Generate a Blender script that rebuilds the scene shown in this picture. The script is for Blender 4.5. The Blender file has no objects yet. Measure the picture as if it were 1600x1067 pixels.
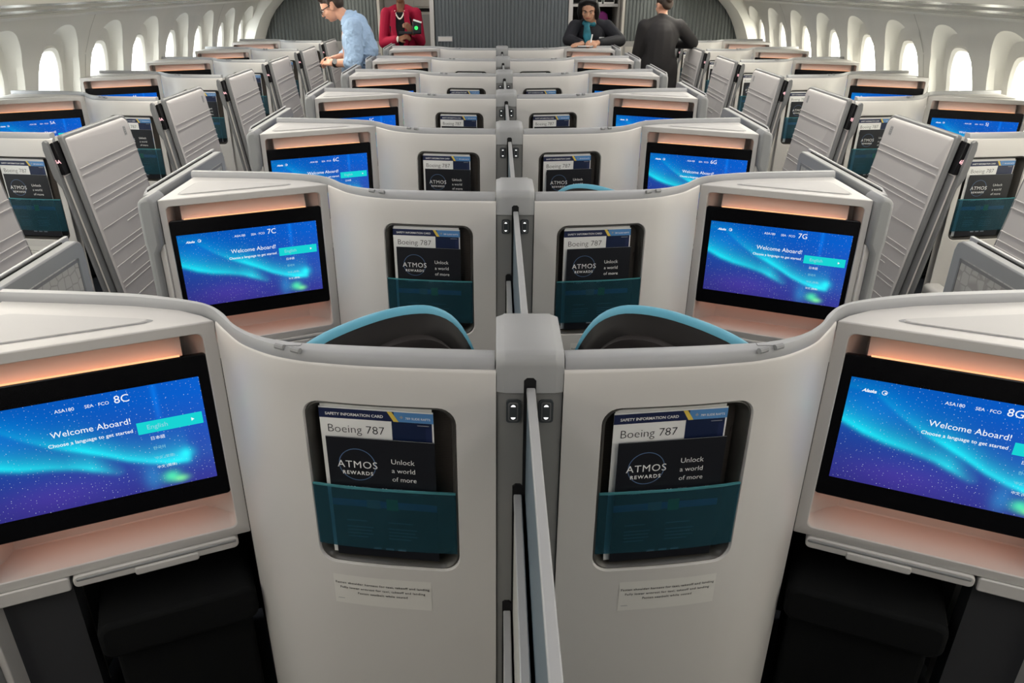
import bpy, bmesh, math, random
import numpy as np
from mathutils import Vector, Matrix

# ------------------------------------------------------------------ camera, world, lamps, exposure
S = bpy.context.scene
COL = S.collection
ZC = 1.70                      # camera height
XC = 0.0585                    # middle of the cabin
Y8, PITCH = 1.138, 1.10        # row 8 front, row pitch
cam = bpy.data.cameras.new('camera')
cam_o = bpy.data.objects.new('camera', cam)
COL.objects.link(cam_o)
cam.sensor_width = 36.0
cam.lens = 36.0 * 1180.0 / 1600.0
cam.shift_x = 25.0 / 1600.0
cam.clip_start = 0.02
cam_o.location = (0, 0, ZC)
cam_o.rotation_euler = (math.radians(90) - math.atan(563.0 / 1180.0), 0, 0)
S.camera = cam_o
S.view_settings.view_transform = 'Standard'
S.view_settings.look = 'None'
S.view_settings.gamma = 1.0
S.view_settings.use_curve_mapping = False
S.view_settings.exposure = 0.0
CEIL_LIGHT = 5.5               # cabin ceiling light panels
SIDE_FILL = 27.0              # added glowing strips under the bins, out of view, to brighten the sidewalls
DAY = 9.0                      # daylight outside the windows
world = bpy.data.worlds.new('sky'); S.world = world
world.use_nodes = True
bg = world.node_tree.nodes['Background']
# the sky is brighter and warmer on the starboard side
_wt = world.node_tree
_c = _wt.nodes.new('ShaderNodeTexCoord'); _x = _wt.nodes.new('ShaderNodeSeparateXYZ'); _wt.links.new(_c.outputs['Generated'], _x.inputs[0])
_rm = _wt.nodes.new('ShaderNodeMapRange'); _rm.inputs[1].default_value = -1; _rm.inputs[2].default_value = 1
_rr = _wt.nodes.new('ShaderNodeMix'); _rr.data_type = 'RGBA'
_rr.inputs[6].default_value = (0.80, 0.86, 0.88, 1); _rr.inputs[7].default_value = (1.50, 1.42, 1.16, 1)
_wt.links.new(_x.outputs[0], _rm.inputs[0]); _wt.links.new(_rm.outputs[0], _rr.inputs[0]); _wt.links.new(_rr.outputs[2], bg.inputs[0])
bg.inputs[1].default_value = DAY
S.cycles.max_bounces = 8
S.cycles.diffuse_bounces = 5
S.cycles.transparent_max_bounces = 12
S.cycles.sample_clamp_indirect = 4.0
S.cycles.caustics_reflective = False
S.cycles.caustics_refractive = False
S.cycles.use_denoising = True

# ------------------------------------------------------------------ materials
MATS = {}
def mat(name, color, rough=0.5, spec=0.5, metal=0.0, noise=0.0, nscale=200.0, bump=0.0, bscale=300.0, coat=0.0):
    m = bpy.data.materials.new(name); m.use_nodes = True
    nt = m.node_tree; b = nt.nodes['Principled BSDF']
    b.inputs['Base Color'].default_value = (*color, 1)
    b.inputs['Roughness'].default_value = rough
    b.inputs['Metallic'].default_value = metal
    b.inputs['Specular IOR Level'].default_value = spec
    b.inputs['Coat Weight'].default_value = coat
    if noise or bump:
        tc = nt.nodes.new('ShaderNodeTexCoord')
    if noise:
        n = nt.nodes.new('ShaderNodeTexNoise'); n.inputs['Scale'].default_value = nscale
        nt.links.new(tc.outputs['Object'], n.inputs['Vector'])
        mx = nt.nodes.new('ShaderNodeMix'); mx.data_type = 'RGBA'
        mx.inputs[6].default_value = (*[c * (1 - noise) for c in color], 1)
        mx.inputs[7].default_value = (*[min(1, c * (1 + noise)) for c in color], 1)
        nt.links.new(n.outputs['Fac'], mx.inputs[0]); nt.links.new(mx.outputs[2], b.inputs['Base Color'])
    if bump:
        n2 = nt.nodes.new('ShaderNodeTexNoise'); n2.inputs['Scale'].default_value = bscale
        nt.links.new(tc.outputs['Object'], n2.inputs['Vector'])
        bp = nt.nodes.new('ShaderNodeBump'); bp.inputs['Strength'].default_value = bump
        bp.inputs['Distance'].default_value = 0.001
        nt.links.new(n2.outputs['Fac'], bp.inputs['Height']); nt.links.new(bp.outputs['Normal'], b.inputs['Normal'])
    MATS[name] = m
    return m
def emit(name, color, strength):
    m = bpy.data.materials.new(name); m.use_nodes = True
    nt = m.node_tree; nt.nodes.clear()
    e = nt.nodes.new('ShaderNodeEmission'); e.inputs[0].default_value = (*color, 1); e.inputs[1].default_value = strength
    o = nt.nodes.new('ShaderNodeOutputMaterial'); nt.links.new(e.outputs[0], o.inputs[0])
    MATS[name] = m
    return m
def tinted(name, color, gloss, glossfac, diff=None, difffac=0.0):
    m = bpy.data.materials.new(name); m.use_nodes = True
    nt = m.node_tree; nt.nodes.clear()
    t = nt.nodes.new('ShaderNodeBsdfTransparent'); t.inputs[0].default_value = (*color, 1)
    g = nt.nodes.new('ShaderNodeBsdfGlossy'); g.inputs[0].default_value = (1, 1, 1, 1); g.inputs[1].default_value = gloss
    x = nt.nodes.new('ShaderNodeMixShader'); x.inputs[0].default_value = glossfac
    nt.links.new(t.outputs[0], x.inputs[1]); nt.links.new(g.outputs[0], x.inputs[2])
    last = x
    if diff:
        d = nt.nodes.new('ShaderNodeBsdfDiffuse'); d.inputs[0].default_value = (*diff, 1)
        y = nt.nodes.new('ShaderNodeMixShader'); y.inputs[0].default_value = difffac
        nt.links.new(x.outputs[0], y.inputs[1]); nt.links.new(d.outputs[0], y.inputs[2]); last = y
    o = nt.nodes.new('ShaderNodeOutputMaterial'); nt.links.new(last.outputs[0], o.inputs[0])
    MATS[name] = m
    return m
WHITE = mat('white_plastic', (0.59, 0.572, 0.56), 0.38, 0.4)
WHITE2 = mat('console_white', (0.52, 0.505, 0.497), 0.45, 0.35)
LID = mat('lid_grey', (0.45, 0.44, 0.44), 0.55, 0.3)
RAIL = mat('rail_grey', (0.32, 0.325, 0.34), 0.40, 0.4)
CAP = mat('post_cap_grey', (0.30, 0.305, 0.315), 0.45, 0.4)
POST = mat('post_grey', (0.19, 0.19, 0.19), 0.5, 0.35)
WTRIM = mat('wing_trim_grey', (0.150, 0.153, 0.160), 0.45, 0.4)
TRIM = mat('trim_grey', (0.24, 0.245, 0.255), 0.45, 0.4)
TRIMD = mat('dark_trim', (0.16, 0.16, 0.165), 0.45, 0.4)
QUILT = mat('quilt_vinyl', (0.37, 0.355, 0.36), 0.55, 0.3, bump=0.10, bscale=500)
BLACK = mat('black', (0.006, 0.006, 0.007), 0.55, 0.3)
GLOSSBLACK = mat('gloss_black', (0.004, 0.004, 0.005), 0.22, 0.25)
POCKET = mat('pocket_rim', (0.045, 0.042, 0.038), 0.35, 0.5)
FELT = mat('pocket_weave', (0.075, 0.066, 0.060), 0.9, 0.1)
CHAR = mat('charcoal', (0.035, 0.036, 0.040), 0.7, 0.2)
BLACKFAB = mat('black_fabric', (0.004, 0.0045, 0.005), 0.9, 0.15, bump=0.3, bscale=400)
CARPET = mat('carpet', (0.020, 0.022, 0.028), 0.95, 0.05, noise=0.5, nscale=300)
TEALFAB = mat('teal_vinyl', (0.11, 0.36, 0.50), 0.5, 0.35)
LEATHER = mat('dark_leather', (0.012, 0.0105, 0.0105), 0.6, 0.2, bump=0.15, bscale=600)
LEATHER2 = mat('brown_leather', (0.022, 0.0185, 0.0185), 0.6, 0.2, bump=0.15, bscale=600)
PLATE = mat('switch_plate', (0.045, 0.052, 0.058), 0.4, 0.4)
PANEL1 = mat('slate_laminate', (0.10, 0.135, 0.165), 0.45, 0.4)
PANEL2 = mat('pale_laminate', (0.40, 0.40, 0.38), 0.45, 0.4)
EDGE = mat('panel_edge', (0.34, 0.345, 0.36), 0.4, 0.4)
PAPER = mat('paper', (0.78, 0.78, 0.78), 0.6, 0.3)
NAVY = mat('navy_print', (0.012, 0.020, 0.070), 0.4, 0.4)
NAVY2 = mat('deep_navy_print', (0.006, 0.014, 0.050), 0.4, 0.4)
BLUEPR = mat('blue_print', (0.085, 0.24, 0.52), 0.4, 0.4)
YELLOW = mat('yellow_print', (0.75, 0.55, 0.10), 0.4, 0.4)
TEALPR = mat('teal_print', (0.05, 0.32, 0.36), 0.4, 0.4)
INK = mat('ink', (0.012, 0.013, 0.018), 0.5, 0.3)
BROCH = mat('brochure_black', (0.008, 0.009, 0.013), 0.4, 0.4)
WHITEPR = mat('white_print', (0.80, 0.80, 0.80), 0.5, 0.3)
GREYPR = mat('grey_print', (0.32, 0.33, 0.36), 0.5, 0.3)
RINGPR = mat('ring_print', (0.10, 0.17, 0.32), 0.4, 0.4)
GREENPR = mat('green_print', (0.03, 0.45, 0.12), 0.5, 0.3)
PLACARD = mat('placard_film', (0.68, 0.665, 0.64), 0.30, 0.5)
FLAP = tinted('teal_acrylic', (0.42, 0.62, 0.72), 0.15, 0.05, (0.05, 0.155, 0.20), 0.22)
FLAPEDGE = tinted('teal_acrylic_edge', (0.20, 0.52, 0.56), 0.2, 0.08, (0.12, 0.42, 0.48), 0.5)
GLASS = tinted('window_glass', (0.97, 0.98, 0.99), 0.02, 0.04)
WALL = mat('sidewall_cream', (0.70, 0.69, 0.65), 0.5, 0.35)
WALLSEAM = mat('seam', (0.30, 0.30, 0.27), 0.6, 0.2)
BIN = mat('bin_cream', (0.68, 0.67, 0.62), 0.30, 0.5)
BINSTRIPE = mat('bin_reflection', (0.22, 0.21, 0.18), 0.25, 0.5)  # dark bands that imitate striped reflections on the service panel
RIB = mat('ribbed_laminate', (0.115, 0.132, 0.145), 0.5, 0.4)
RIBD = mat('ribbed_laminate_dark', (0.085, 0.095, 0.095), 0.5, 0.4)
GALLEY = mat('galley_beige', (0.38, 0.36, 0.33), 0.5, 0.3)
WAIN = mat('wainscot', (0.23, 0.225, 0.22), 0.55, 0.3)
STRIP = emit('amber_light', (1.0, 0.29, 0.11), 4.6)
AMBERLINE = emit('amber_line', (1.0, 0.50, 0.24), 1.35)
STRIP2 = emit('amber_light_soft', (1.0, 0.36, 0.20), 2.8)
ARROW = emit('white_led', (1, 1, 1), 1.6)
NUMLED = emit('number_led', (1.0, 0.55, 0.58), 1.5)
SCRTEXT = emit('screen_text', (0.93, 0.96, 1.0), 1.0)
SCRBTN = emit('screen_button', (0.01, 0.66, 0.66), 1.0)
SCRDIM = emit('screen_text_dim', (0.30, 0.72, 0.85), 0.9)
GREENLED = emit('green_led', (0.05, 0.9, 0.15), 1.5)
CEILEM = emit('ceiling_lamp', (1.0, 0.97, 0.955), CEIL_LIGHT)
FILLEM = emit('fill_glow', (1.0, 0.95, 0.82), SIDE_FILL)
SKIN1 = mat('skin_fair', (0.55, 0.29, 0.20), 0.5, 0.3)
SKIN2 = mat('skin_dark', (0.17, 0.075, 0.042), 0.5, 0.3)
SKIN3 = mat('skin_tan', (0.46, 0.25, 0.165), 0.5, 0.3)
HAIRB = mat('hair_brown', (0.026, 0.014, 0.009), 0.5, 0.4)
HAIRK = mat('hair_black', (0.010, 0.009, 0.009), 0.4, 0.5)
SHIRT = mat('blue_shirt', (0.31, 0.43, 0.61), 0.8, 0.2, bump=1.0, bscale=16)
SHIRT.node_tree.nodes['Bump'].inputs['Distance'].default_value = 0.03
TROUSER = mat('dark_trousers', (0.02, 0.022, 0.028), 0.8, 0.2)
REDJ = mat('red_jacket', (0.27, 0.005, 0.030), 0.75, 0.2)
WINE = mat('wine_skirt', (0.055, 0.004, 0.012), 0.75, 0.2)
BLACKTOP = mat('black_top', (0.007, 0.007, 0.009), 0.8, 0.2)
UNIFORM = mat('dark_uniform', (0.013, 0.0135, 0.019), 0.75, 0.25)
SUIT = mat('charcoal_suit', (0.019, 0.0175, 0.019), 0.75, 0.25)
SCARF = mat('teal_scarf', (0.02, 0.16, 0.22), 0.6, 0.3, noise=0.7, nscale=18)
PEARL = mat('pearl', (0.75, 0.70, 0.62), 0.3, 0.5)
PURPLE = mat('purple_bag', (0.16, 0.015, 0.13), 0.7, 0.3)
STEEL = mat('steel', (0.55, 0.55, 0.56), 0.3, 0.5, metal=0.8)

# woven back of the pockets: fine horizontal lines
def weave(m, scale, dark):
    nt = m.node_tree; b = nt.nodes['Principled BSDF']
    tc = nt.nodes.new('ShaderNodeTexCoord'); w = nt.nodes.new('ShaderNodeTexWave')
    w.bands_direction = 'Z'; w.inputs['Scale'].default_value = scale
    w.inputs['Distortion'].default_value = 3.0; w.inputs['Detail'].default_value = 2
    nt.links.new(tc.outputs['Object'], w.inputs['Vector'])
    c = b.inputs['Base Color'].default_value
    mx = nt.nodes.new('ShaderNodeMix'); mx.data_type = 'RGBA'
    mx.inputs[6].default_value = (c[0] * dark, c[1] * dark, c[2] * dark, 1); mx.inputs[7].default_value = tuple(c)
    nt.links.new(w.outputs['Fac'], mx.inputs[0]); nt.links.new(mx.outputs[2], b.inputs['Base Color'])
weave(FELT, 90, 0.6)
# honeycomb insert of the aisle walls
HEX = mat('honeycomb_insert', (0.36, 0.355, 0.35), 0.6, 0.3)
_nt = HEX.node_tree
_v = _nt.nodes.new('ShaderNodeTexVoronoi'); _v.feature = 'DISTANCE_TO_EDGE'; _v.inputs['Scale'].default_value = 34; _v.inputs['Randomness'].default_value = 0.35
_tc = _nt.nodes.new('ShaderNodeTexCoord'); _nt.links.new(_tc.outputs['Object'], _v.inputs['Vector'])
_r = _nt.nodes.new('ShaderNodeValToRGB'); _r.color_ramp.elements[0].position = 0.03; _r.color_ramp.elements[0].color = (0.28, 0.275, 0.27, 1)
_r.color_ramp.elements[1].position = 0.08; _r.color_ramp.elements[1].color = (0.38, 0.375, 0.37, 1)
_nt.links.new(_v.outputs['Distance'], _r.inputs[0]); _nt.links.new(_r.outputs[0], _nt.nodes['Principled BSDF'].inputs['Base Color'])
# screen picture: colours come from the colour attribute of the screen, stars from a procedural texture
SCREEN = bpy.data.materials.new('screen_picture'); SCREEN.use_nodes = True
_nt = SCREEN.node_tree; _nt.nodes.clear()
_a = _nt.nodes.new('ShaderNodeVertexColor'); _a.layer_name = 'picture'
_uv = _nt.nodes.new('ShaderNodeUVMap'); _uv.uv_map = 'uv'
_vm = _nt.nodes.new('ShaderNodeVectorMath'); _vm.operation = 'MULTIPLY'; _vm.inputs[1].default_value = (52, 29, 1)
_v = _nt.nodes.new('ShaderNodeTexVoronoi'); _v.inputs['Scale'].default_value = 1.0; _v.voronoi_dimensions = '2D'
_nt.links.new(_uv.outputs[0], _vm.inputs[0]); _nt.links.new(_vm.outputs[0], _v.inputs['Vector'])
_lt = _nt.nodes.new('ShaderNodeMath'); _lt.operation = 'LESS_THAN'; _lt.inputs[1].default_value = 0.075
_nt.links.new(_v.outputs['Distance'], _lt.inputs[0])
_sp = _nt.nodes.new('ShaderNodeSeparateColor'); _nt.links.new(_v.outputs['Color'], _sp.inputs[0])
_pw = _nt.nodes.new('ShaderNodeMath'); _pw.operation = 'POWER'; _pw.inputs[1].default_value = 3.0; _nt.links.new(_sp.outputs[0], _pw.inputs[0])
_ml = _nt.nodes.new('ShaderNodeMath'); _ml.operation = 'MULTIPLY'; _nt.links.new(_lt.outputs[0], _ml.inputs[0]); _nt.links.new(_pw.outputs[0], _ml.inputs[1])
_mx = _nt.nodes.new('ShaderNodeMix'); _mx.data_type = 'RGBA'; _mx.inputs[7].default_value = (0.75, 0.85, 1.0, 1)
_nt.links.new(_ml.outputs[0], _mx.inputs[0]); _nt.links.new(_a.outputs[0], _mx.inputs[6])
_e = _nt.nodes.new('ShaderNodeEmission'); _nt.links.new(_mx.outputs[2], _e.inputs[0]); _e.inputs[1].default_value = 1.0
_o = _nt.nodes.new('ShaderNodeOutputMaterial'); _nt.links.new(_e.outputs[0], _o.inputs[0])

# ------------------------------------------------------------------ object helpers
def tag(o, label=None, cat=None, group=None, kind=None):
    if label: o['label'] = label
    if cat: o['category'] = cat
    if group: o['group'] = group
    if kind: o['kind'] = kind
    return o
def empty(name, loc, rz=0.0):
    o = bpy.data.objects.new(name, None); COL.objects.link(o)
    o.location = loc; o.rotation_euler = (0, 0, rz); o.empty_display_size = 0.1
    return o
class MB:
    """mesh builder; s = -1 mirrors everything across the plane x = 0"""
    def __init__(self, s=1):
        self.s = s; self.v = []; self.f = []; self.m = []; self.mats = []
    def mi(self, m):
        if m not in self.mats: self.mats.append(m)
        return self.mats.index(m)
    def face(self, pts, m):
        i = len(self.v); self.v += [tuple(p) for p in pts]
        self.f.append(list(range(i, i + len(pts)))); self.m.append(self.mi(m))
    def box(self, a0, a1, b0, b1, z0, z1, m):
        p = [(a, b, z) for z in (z0, z1) for (a, b) in ((a0, b0), (a1, b0), (a1, b1), (a0, b1))]
        for q in ((0, 3, 2, 1), (4, 5, 6, 7), (0, 1, 5, 4), (1, 2, 6, 5), (2, 3, 7, 6), (3, 0, 4, 7)):
            self.face([p[i] for i in q], m)
    def prism(self, poly, fn, t0, t1, m, m_side=None):
        """poly: 2D outline; fn(p, q, t) -> 3D"""
        A = [fn(x, y, t0) for x, y in poly]; B = [fn(x, y, t1) for x, y in poly]
        self.face(A[::-1], m); self.face(B, m)
        n = len(poly)
        for i in range(n):
            j = (i + 1) % n
            self.face([A[i], A[j], B[j], B[i]], m_side or m)
    def loft(self, rings, m, closed=True, caps=True, mfun=None):
        for k in range(len(rings) - 1):
            r, q = rings[k], rings[k + 1]; n = len(r)
            for i in range(n if closed else n - 1):
                j = (i + 1) % n
                self.face([r[i], r[j], q[j], q[i]], mfun(k, i) if mfun else m)
        if caps:
            self.face(rings[0][::-1], m); self.face(rings[-1], m)
    def tube(self, path, r, m, n=8, caps=True):
        rings = []
        P = [Vector(p) for p in path]
        for i, p in enumerate(P):
            t = (P[min(i + 1, len(P) - 1)] - P[max(i - 1, 0)]).normalized()
            u = t.cross(Vector((0, 0, 1)))
            if u.length < 1e-3: u = t.cross(Vector((0, 1, 0)))
            u.normalize(); w = u.cross(t)
            rr = r[i] if isinstance(r, (list, tuple)) else r
            rings.append([p + u * rr * math.cos(2 * math.pi * k / n) + w * rr * math.sin(2 * math.pi * k / n) for k in range(n)])
        self.loft(rings, m, True, caps)
    def ellipsoid(self, c, r, m, nu=14, nv=9):
        rings = []
        for j in range(nv + 1):
            ph = -math.pi / 2 + math.pi * j / nv
            k = max(math.cos(ph), 0.02)
            rings.append([(c[0] + r[0] * k * math.cos(2 * math.pi * i / nu), c[1] + r[1] * k * math.sin(2 * math.pi * i / nu), c[2] + r[2] * math.sin(ph)) for i in range(nu)])
        self.loft(rings, m)
    def mesh(self, me, fn, m):
        """add an existing flat mesh; fn maps its points"""
        i0 = len(self.v)
        self.v += [tuple(fn(v.co)) for v in me.vertices]
        k = self.mi(m)
        for p in me.polygons:
            self.f.append([i0 + i for i in p.vertices]); self.m.append(k)
    def build(self, name, parent=None, bevel=0.0, seg=2, angle=35, smooth=True, loc=None, recalc=True):
        me = bpy.data.meshes.new(name)
        vs = [(self.s * x, y, z) for x, y, z in self.v]
        fs = [f[::-1] for f in self.f] if self.s < 0 else self.f
        me.from_pydata(vs, [], fs)
        for m in self.mats: me.materials.append(m)
        me.polygons.foreach_set('material_index', self.m)
        bm = bmesh.new(); bm.from_mesh(me)
        bmesh.ops.remove_doubles(bm, verts=bm.verts, dist=2e-6)
        if recalc: bmesh.ops.recalc_face_normals(bm, faces=bm.faces)
        bm.to_mesh(me); bm.free()
        if smooth:
            me.polygons.foreach_set('use_smooth', [True] * len(me.polygons))
            me.set_sharp_from_angle(angle=math.radians(angle))
        o = bpy.data.objects.new(name, me); COL.objects.link(o)
        if parent: o.parent = parent
        if loc: o.location = loc
        if bevel:
            md = o.modifiers.new('bevel', 'BEVEL'); md.width = bevel; md.segments = seg
            md.limit_method = 'ANGLE'; md.angle_limit = math.radians(40); md.harden_normals = False
        return o
def copy_tree(o, parent=None):
    c = o.copy(); COL.objects.link(c)
    if parent is not None: c.parent = parent
    for ch in [x for x in o.children]: copy_tree(ch, c)
    return c
_tcache = {}
def text_mesh(body, offset=0.0, shear=0.0, space=1.0):
    key = (body, offset, shear, space)
    if key in _tcache: return _tcache[key]
    cu = bpy.data.curves.new('text', 'FONT'); cu.body = body; cu.size = 1.0
    cu.offset = offset; cu.shear = shear; cu.space_character = space; cu.resolution_u = 3
    ob = bpy.data.objects.new('text', cu); COL.objects.link(ob)
    bpy.context.view_layer.update()
    dg = bpy.context.evaluated_depsgraph_get()
    me = bpy.data.meshes.new_from_object(ob.evaluated_get(dg))
    xs = [v.co.x for v in me.vertices] or [0]; ys = [v.co.y for v in me.vertices] or [0]
    bb = (min(xs), max(xs), min(ys), max(ys))
    bpy.data.objects.remove(ob)
    _tcache[key] = (me, bb)
    return _tcache[key]
def put_text(mb, fr, body, x, y, m, width=None, height=None, align='l', w=0.0004, **kw):
    """text into plane frame fr(u, v, w); x,y = left (or centre/right) baseline point"""
    me, (x0, x1, y0, y1) = text_mesh(body, **kw)
    k = width / max(x1 - x0, 1e-4) if width else height / 0.72
    ox = {'l': x0, 'c': (x0 + x1) / 2, 'r': x1}[align]
    mb.mesh(me, lambda c: fr(x + (c.x - ox) * k, y + c.y * k, w), m)
def rect(mb, fr, x0, x1, y0, y1, m, w=0.0003):
    mb.face([fr(x0, y0, w), fr(x1, y0, w), fr(x1, y1, w), fr(x0, y1, w)], m)
def crom(pts, n=6):
    P = [np.array(p, float) for p in pts]
    P = [2 * P[0] - P[1]] + P + [2 * P[-1] - P[-2]]
    out = []
    for i in range(1, len(P) - 2):
        for k in range(n):
            t = k / n
            a, b, c, d = P[i - 1], P[i], P[i + 1], P[i + 2]
            out.append(0.5 * (2 * b + (c - a) * t + (2 * a - 5 * b + 4 * c - d) * t * t + (3 * b - a - 3 * c + d) * t ** 3))
    out.append(P[-2])
    return out
def rrect(w, h, r, n=5):
    """rounded rectangle outline, half sizes w, h"""
    o = []
    for cx, cy, a0 in ((w - r, h - r, 0), (-w + r, h - r, 90), (-w + r, -h + r, 180), (w - r, -h + r, 270)):
        for k in range(n + 1):
            a = math.radians(a0 + 90 * k / n); o.append((cx + r * math.cos(a), cy + r * math.sin(a)))
    return o

# ------------------------------------------------------------------ suite geometry, local coordinates a (outward), b (forward), z
JX, JY = 0.611, 0.216          # corner where panel and console meet
LX, LY = 1.087, 0.012          # outer front corner of the console
FL = math.hypot(LX - JX, LY - JY)
UX, UY = (LX - JX) / FL, (LY - JY) / FL
NX, NY = UY, -UX               # towards the seated passenger
def con(s, z, w=0.0):          # console face frame
    return (JX + UX * s + NX * w, JY + UY * s + NY * w, z)
PAN = crom([(0.0585, 0.004), (0.17, 0.011), (0.284, 0.022), (0.366, 0.035), (0.412, 0.046), (0.466, 0.069), (0.528, 0.114), (0.577, 0.170), (JX, JY)], 8)
_L = [0.0]
for i in range(1, len(PAN)): _L.append(_L[-1] + float(np.linalg.norm(PAN[i] - PAN[i - 1])))
PLEN = _L[-1]
_PA = np.array(PAN)
def pan(u, z, w=0.0):
    u = min(max(u, 0), PLEN)
    a = float(np.interp(u, _L, _PA[:, 0])); b = float(np.interp(u, _L, _PA[:, 1]))
    e = 0.012
    u0, u1 = max(u - e, 0), min(u + e, PLEN)
    ta = float(np.interp(u1, _L, _PA[:, 0]) - np.interp(u0, _L, _PA[:, 0])); tb = float(np.interp(u1, _L, _PA[:, 1]) - np.interp(u0, _L, _PA[:, 1]))
    n = math.hypot(ta, tb); ta /= n; tb /= n
    return (a + tb * w, b - ta * w, z)
PU, PW, PZ, PH, PR = 0.2125, 0.1425, 0.836, 0.186, 0.034   # pocket opening
def round_map(p, q, W, H, r):
    """square-boundary point scaled to +-W, +-H -> rounded rectangle"""
    if abs(p) >= W - 1e-9 and abs(q) > H - r:
        t = (abs(q) - (H - r)) / r; an = math.radians(45 * t)
        return (math.copysign(W - r + r * math.cos(an), p), math.copysign(H - r + r * math.sin(an), q))
    if abs(q) >= H - 1e-9 and abs(p) > W - r:
        t = (abs(p) - (W - r)) / r; an = math.radians(45 * t)
        return (math.copysign(W - r + r * math.sin(an), p), math.copysign(H - r + r * math.cos(an), q))
    return (p, q)
def hole_loop(W, H, r):
    def side(h):
        return [-h, -h + r * .34, -h + r * .67, -h + r] + [(-h + r) + (2 * h - 2 * r) * k / 6 for k in range(1, 6)] + [h - r, h - r * .67, h - r * .34]
    base = [(x, -H) for x in side(W)] + [(W, y) for y in side(H)] + [(-x, H) for x in side(W)] + [(-W, -y) for y in side(H)]
    return base, [round_map(p, q, W, H, r) for p, q in base]
ZTOP = 1.0995
def build_panel(s, u_start=0.0):
    mb = MB(s)
    bU0, bU1, bZ0, bZ1 = max(PU - PW - 0.022, u_start), PU + PW + 0.03, PZ - PH - 0.03, PZ + PH + 0.03
    base, hol = hole_loop(PW, PH, PR)
    outer = []
    for p, q in base:
        outer.append((bU0 + (p / PW + 1) / 2 * (bU1 - bU0), bZ0 + (q / PH + 1) / 2 * (bZ1 - bZ0)))
    hole = [(PU + p, PZ + q) for p, q in hol]
    rings = [[pan(u, z) for u, z in outer]]
    for k in (0.5, 0.85, 1.0):
        rings.append([pan(o[0] + (h[0] - o[0]) * k, o[1] + (h[1] - o[1]) * k) for o, h in zip(outer, hole)])
    mb.loft(rings[:], WHITE, True, False)
    cin = [(h[0] - PU, h[1] - PZ) for h in hole]
    lip = [rings[-1], [pan(PU + p * 0.99, PZ + q * 0.992, -0.003) for p, q in cin], [pan(PU + p * 0.985, PZ + q * 0.988, -0.008) for p, q in cin]]
    mb.loft(lip, WHITE, True, False)
    us_in = sorted(set(round(o[0], 6) for o in outer)); zs_in = sorted(set(round(o[1], 6) for o in outer))
    top = [(ZTOP - 0.007, 0.0), (ZTOP - 0.003, -0.0015), (ZTOP, -0.006), (ZTOP, -0.012)]
    us = sorted(set([u_start] + us_in + list(np.linspace(bU1, PLEN, 18))))
    zs_lo = list(np.linspace(0.02, bZ0, 6)); zs_mid = zs_in; zs_hi = [bZ1]
    def cell(u0, u1, zz0, zz1):
        mb.face([pan(u0, zz0), pan(u1, zz0), pan(u1, zz1), pan(u0, zz1)], WHITE)
    for i in range(len(us) - 1):
        u0, u1 = us[i], us[i + 1]
        for j in range(len(zs_lo) - 1): cell(u0, u1, zs_lo[j], zs_lo[j + 1])
        if u0 >= bU1 - 1e-6 or u1 <= bU0 + 1e-6:
            for j in range(len(zs_mid) - 1): cell(u0, u1, zs_mid[j], zs_mid[j + 1])
        cell(u0, u1, bZ1, top[0][0])
        for k in range(3):
            mb.face([pan(u0, top[k][0], top[k][1]), pan(u1, top[k][0], top[k][1]), pan(u1, top[k + 1][0], top[k + 1][1]), pan(u0, top[k + 1][0], top[k + 1][1])], WHITE)
        b0, b1 = [-0.042 + 0.036 * min(max((u - 0.70 * PLEN) / (0.25 * PLEN), 0), 1) for u in (u0, u1)]
        mb.face([pan(u0, 0.02, b0), pan(u1, 0.02, b1), pan(u1, ZTOP, b1), pan(u0, ZTOP, b0)], WHITE)
    return mb
RF = [(0.0605, 0.009), (0.17, 0.015), (0.284, 0.025), (0.366, 0.038), (0.412, 0.049), (0.466, 0.072), (0.528, 0.117), (0.577, 0.175), (0.620, 0.230), (0.665, 0.257), (0.796, 0.288), (0.93, 0.302), (1.092, 0.315)]
RB = [(0.0605, 0.052), (0.17, 0.059), (0.284, 0.068), (0.372, 0.077), (0.430, 0.085), (0.500, 0.114), (0.554, 0.162), (0.590, 0.213), (0.630, 0.252), (0.686, 0.280), (0.797, 0.312), (0.93, 0.328), (1.092, 0.341)]
def build_rail(s, skip=0):
    F, B = crom(RF, 6)[skip:], crom(RB, 6)[skip:]
    rings = []
    for f, b in zip(F, B):
        def at(t, z): p = f + (b - f) * t; return (p[0], p[1], z)
        rings.append([at(0.0, 1.0985), at(0.04, 1.107), at(0.16, 1.1155), at(0.26, 1.118), at(0.88, 1.118), at(0.97, 1.115), at(1.0, 1.108), at(1.0, 1.07), at(0.1, 1.07)])
    mb = MB(s); mb.loft(rings, RAIL)
    return mb

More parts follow.
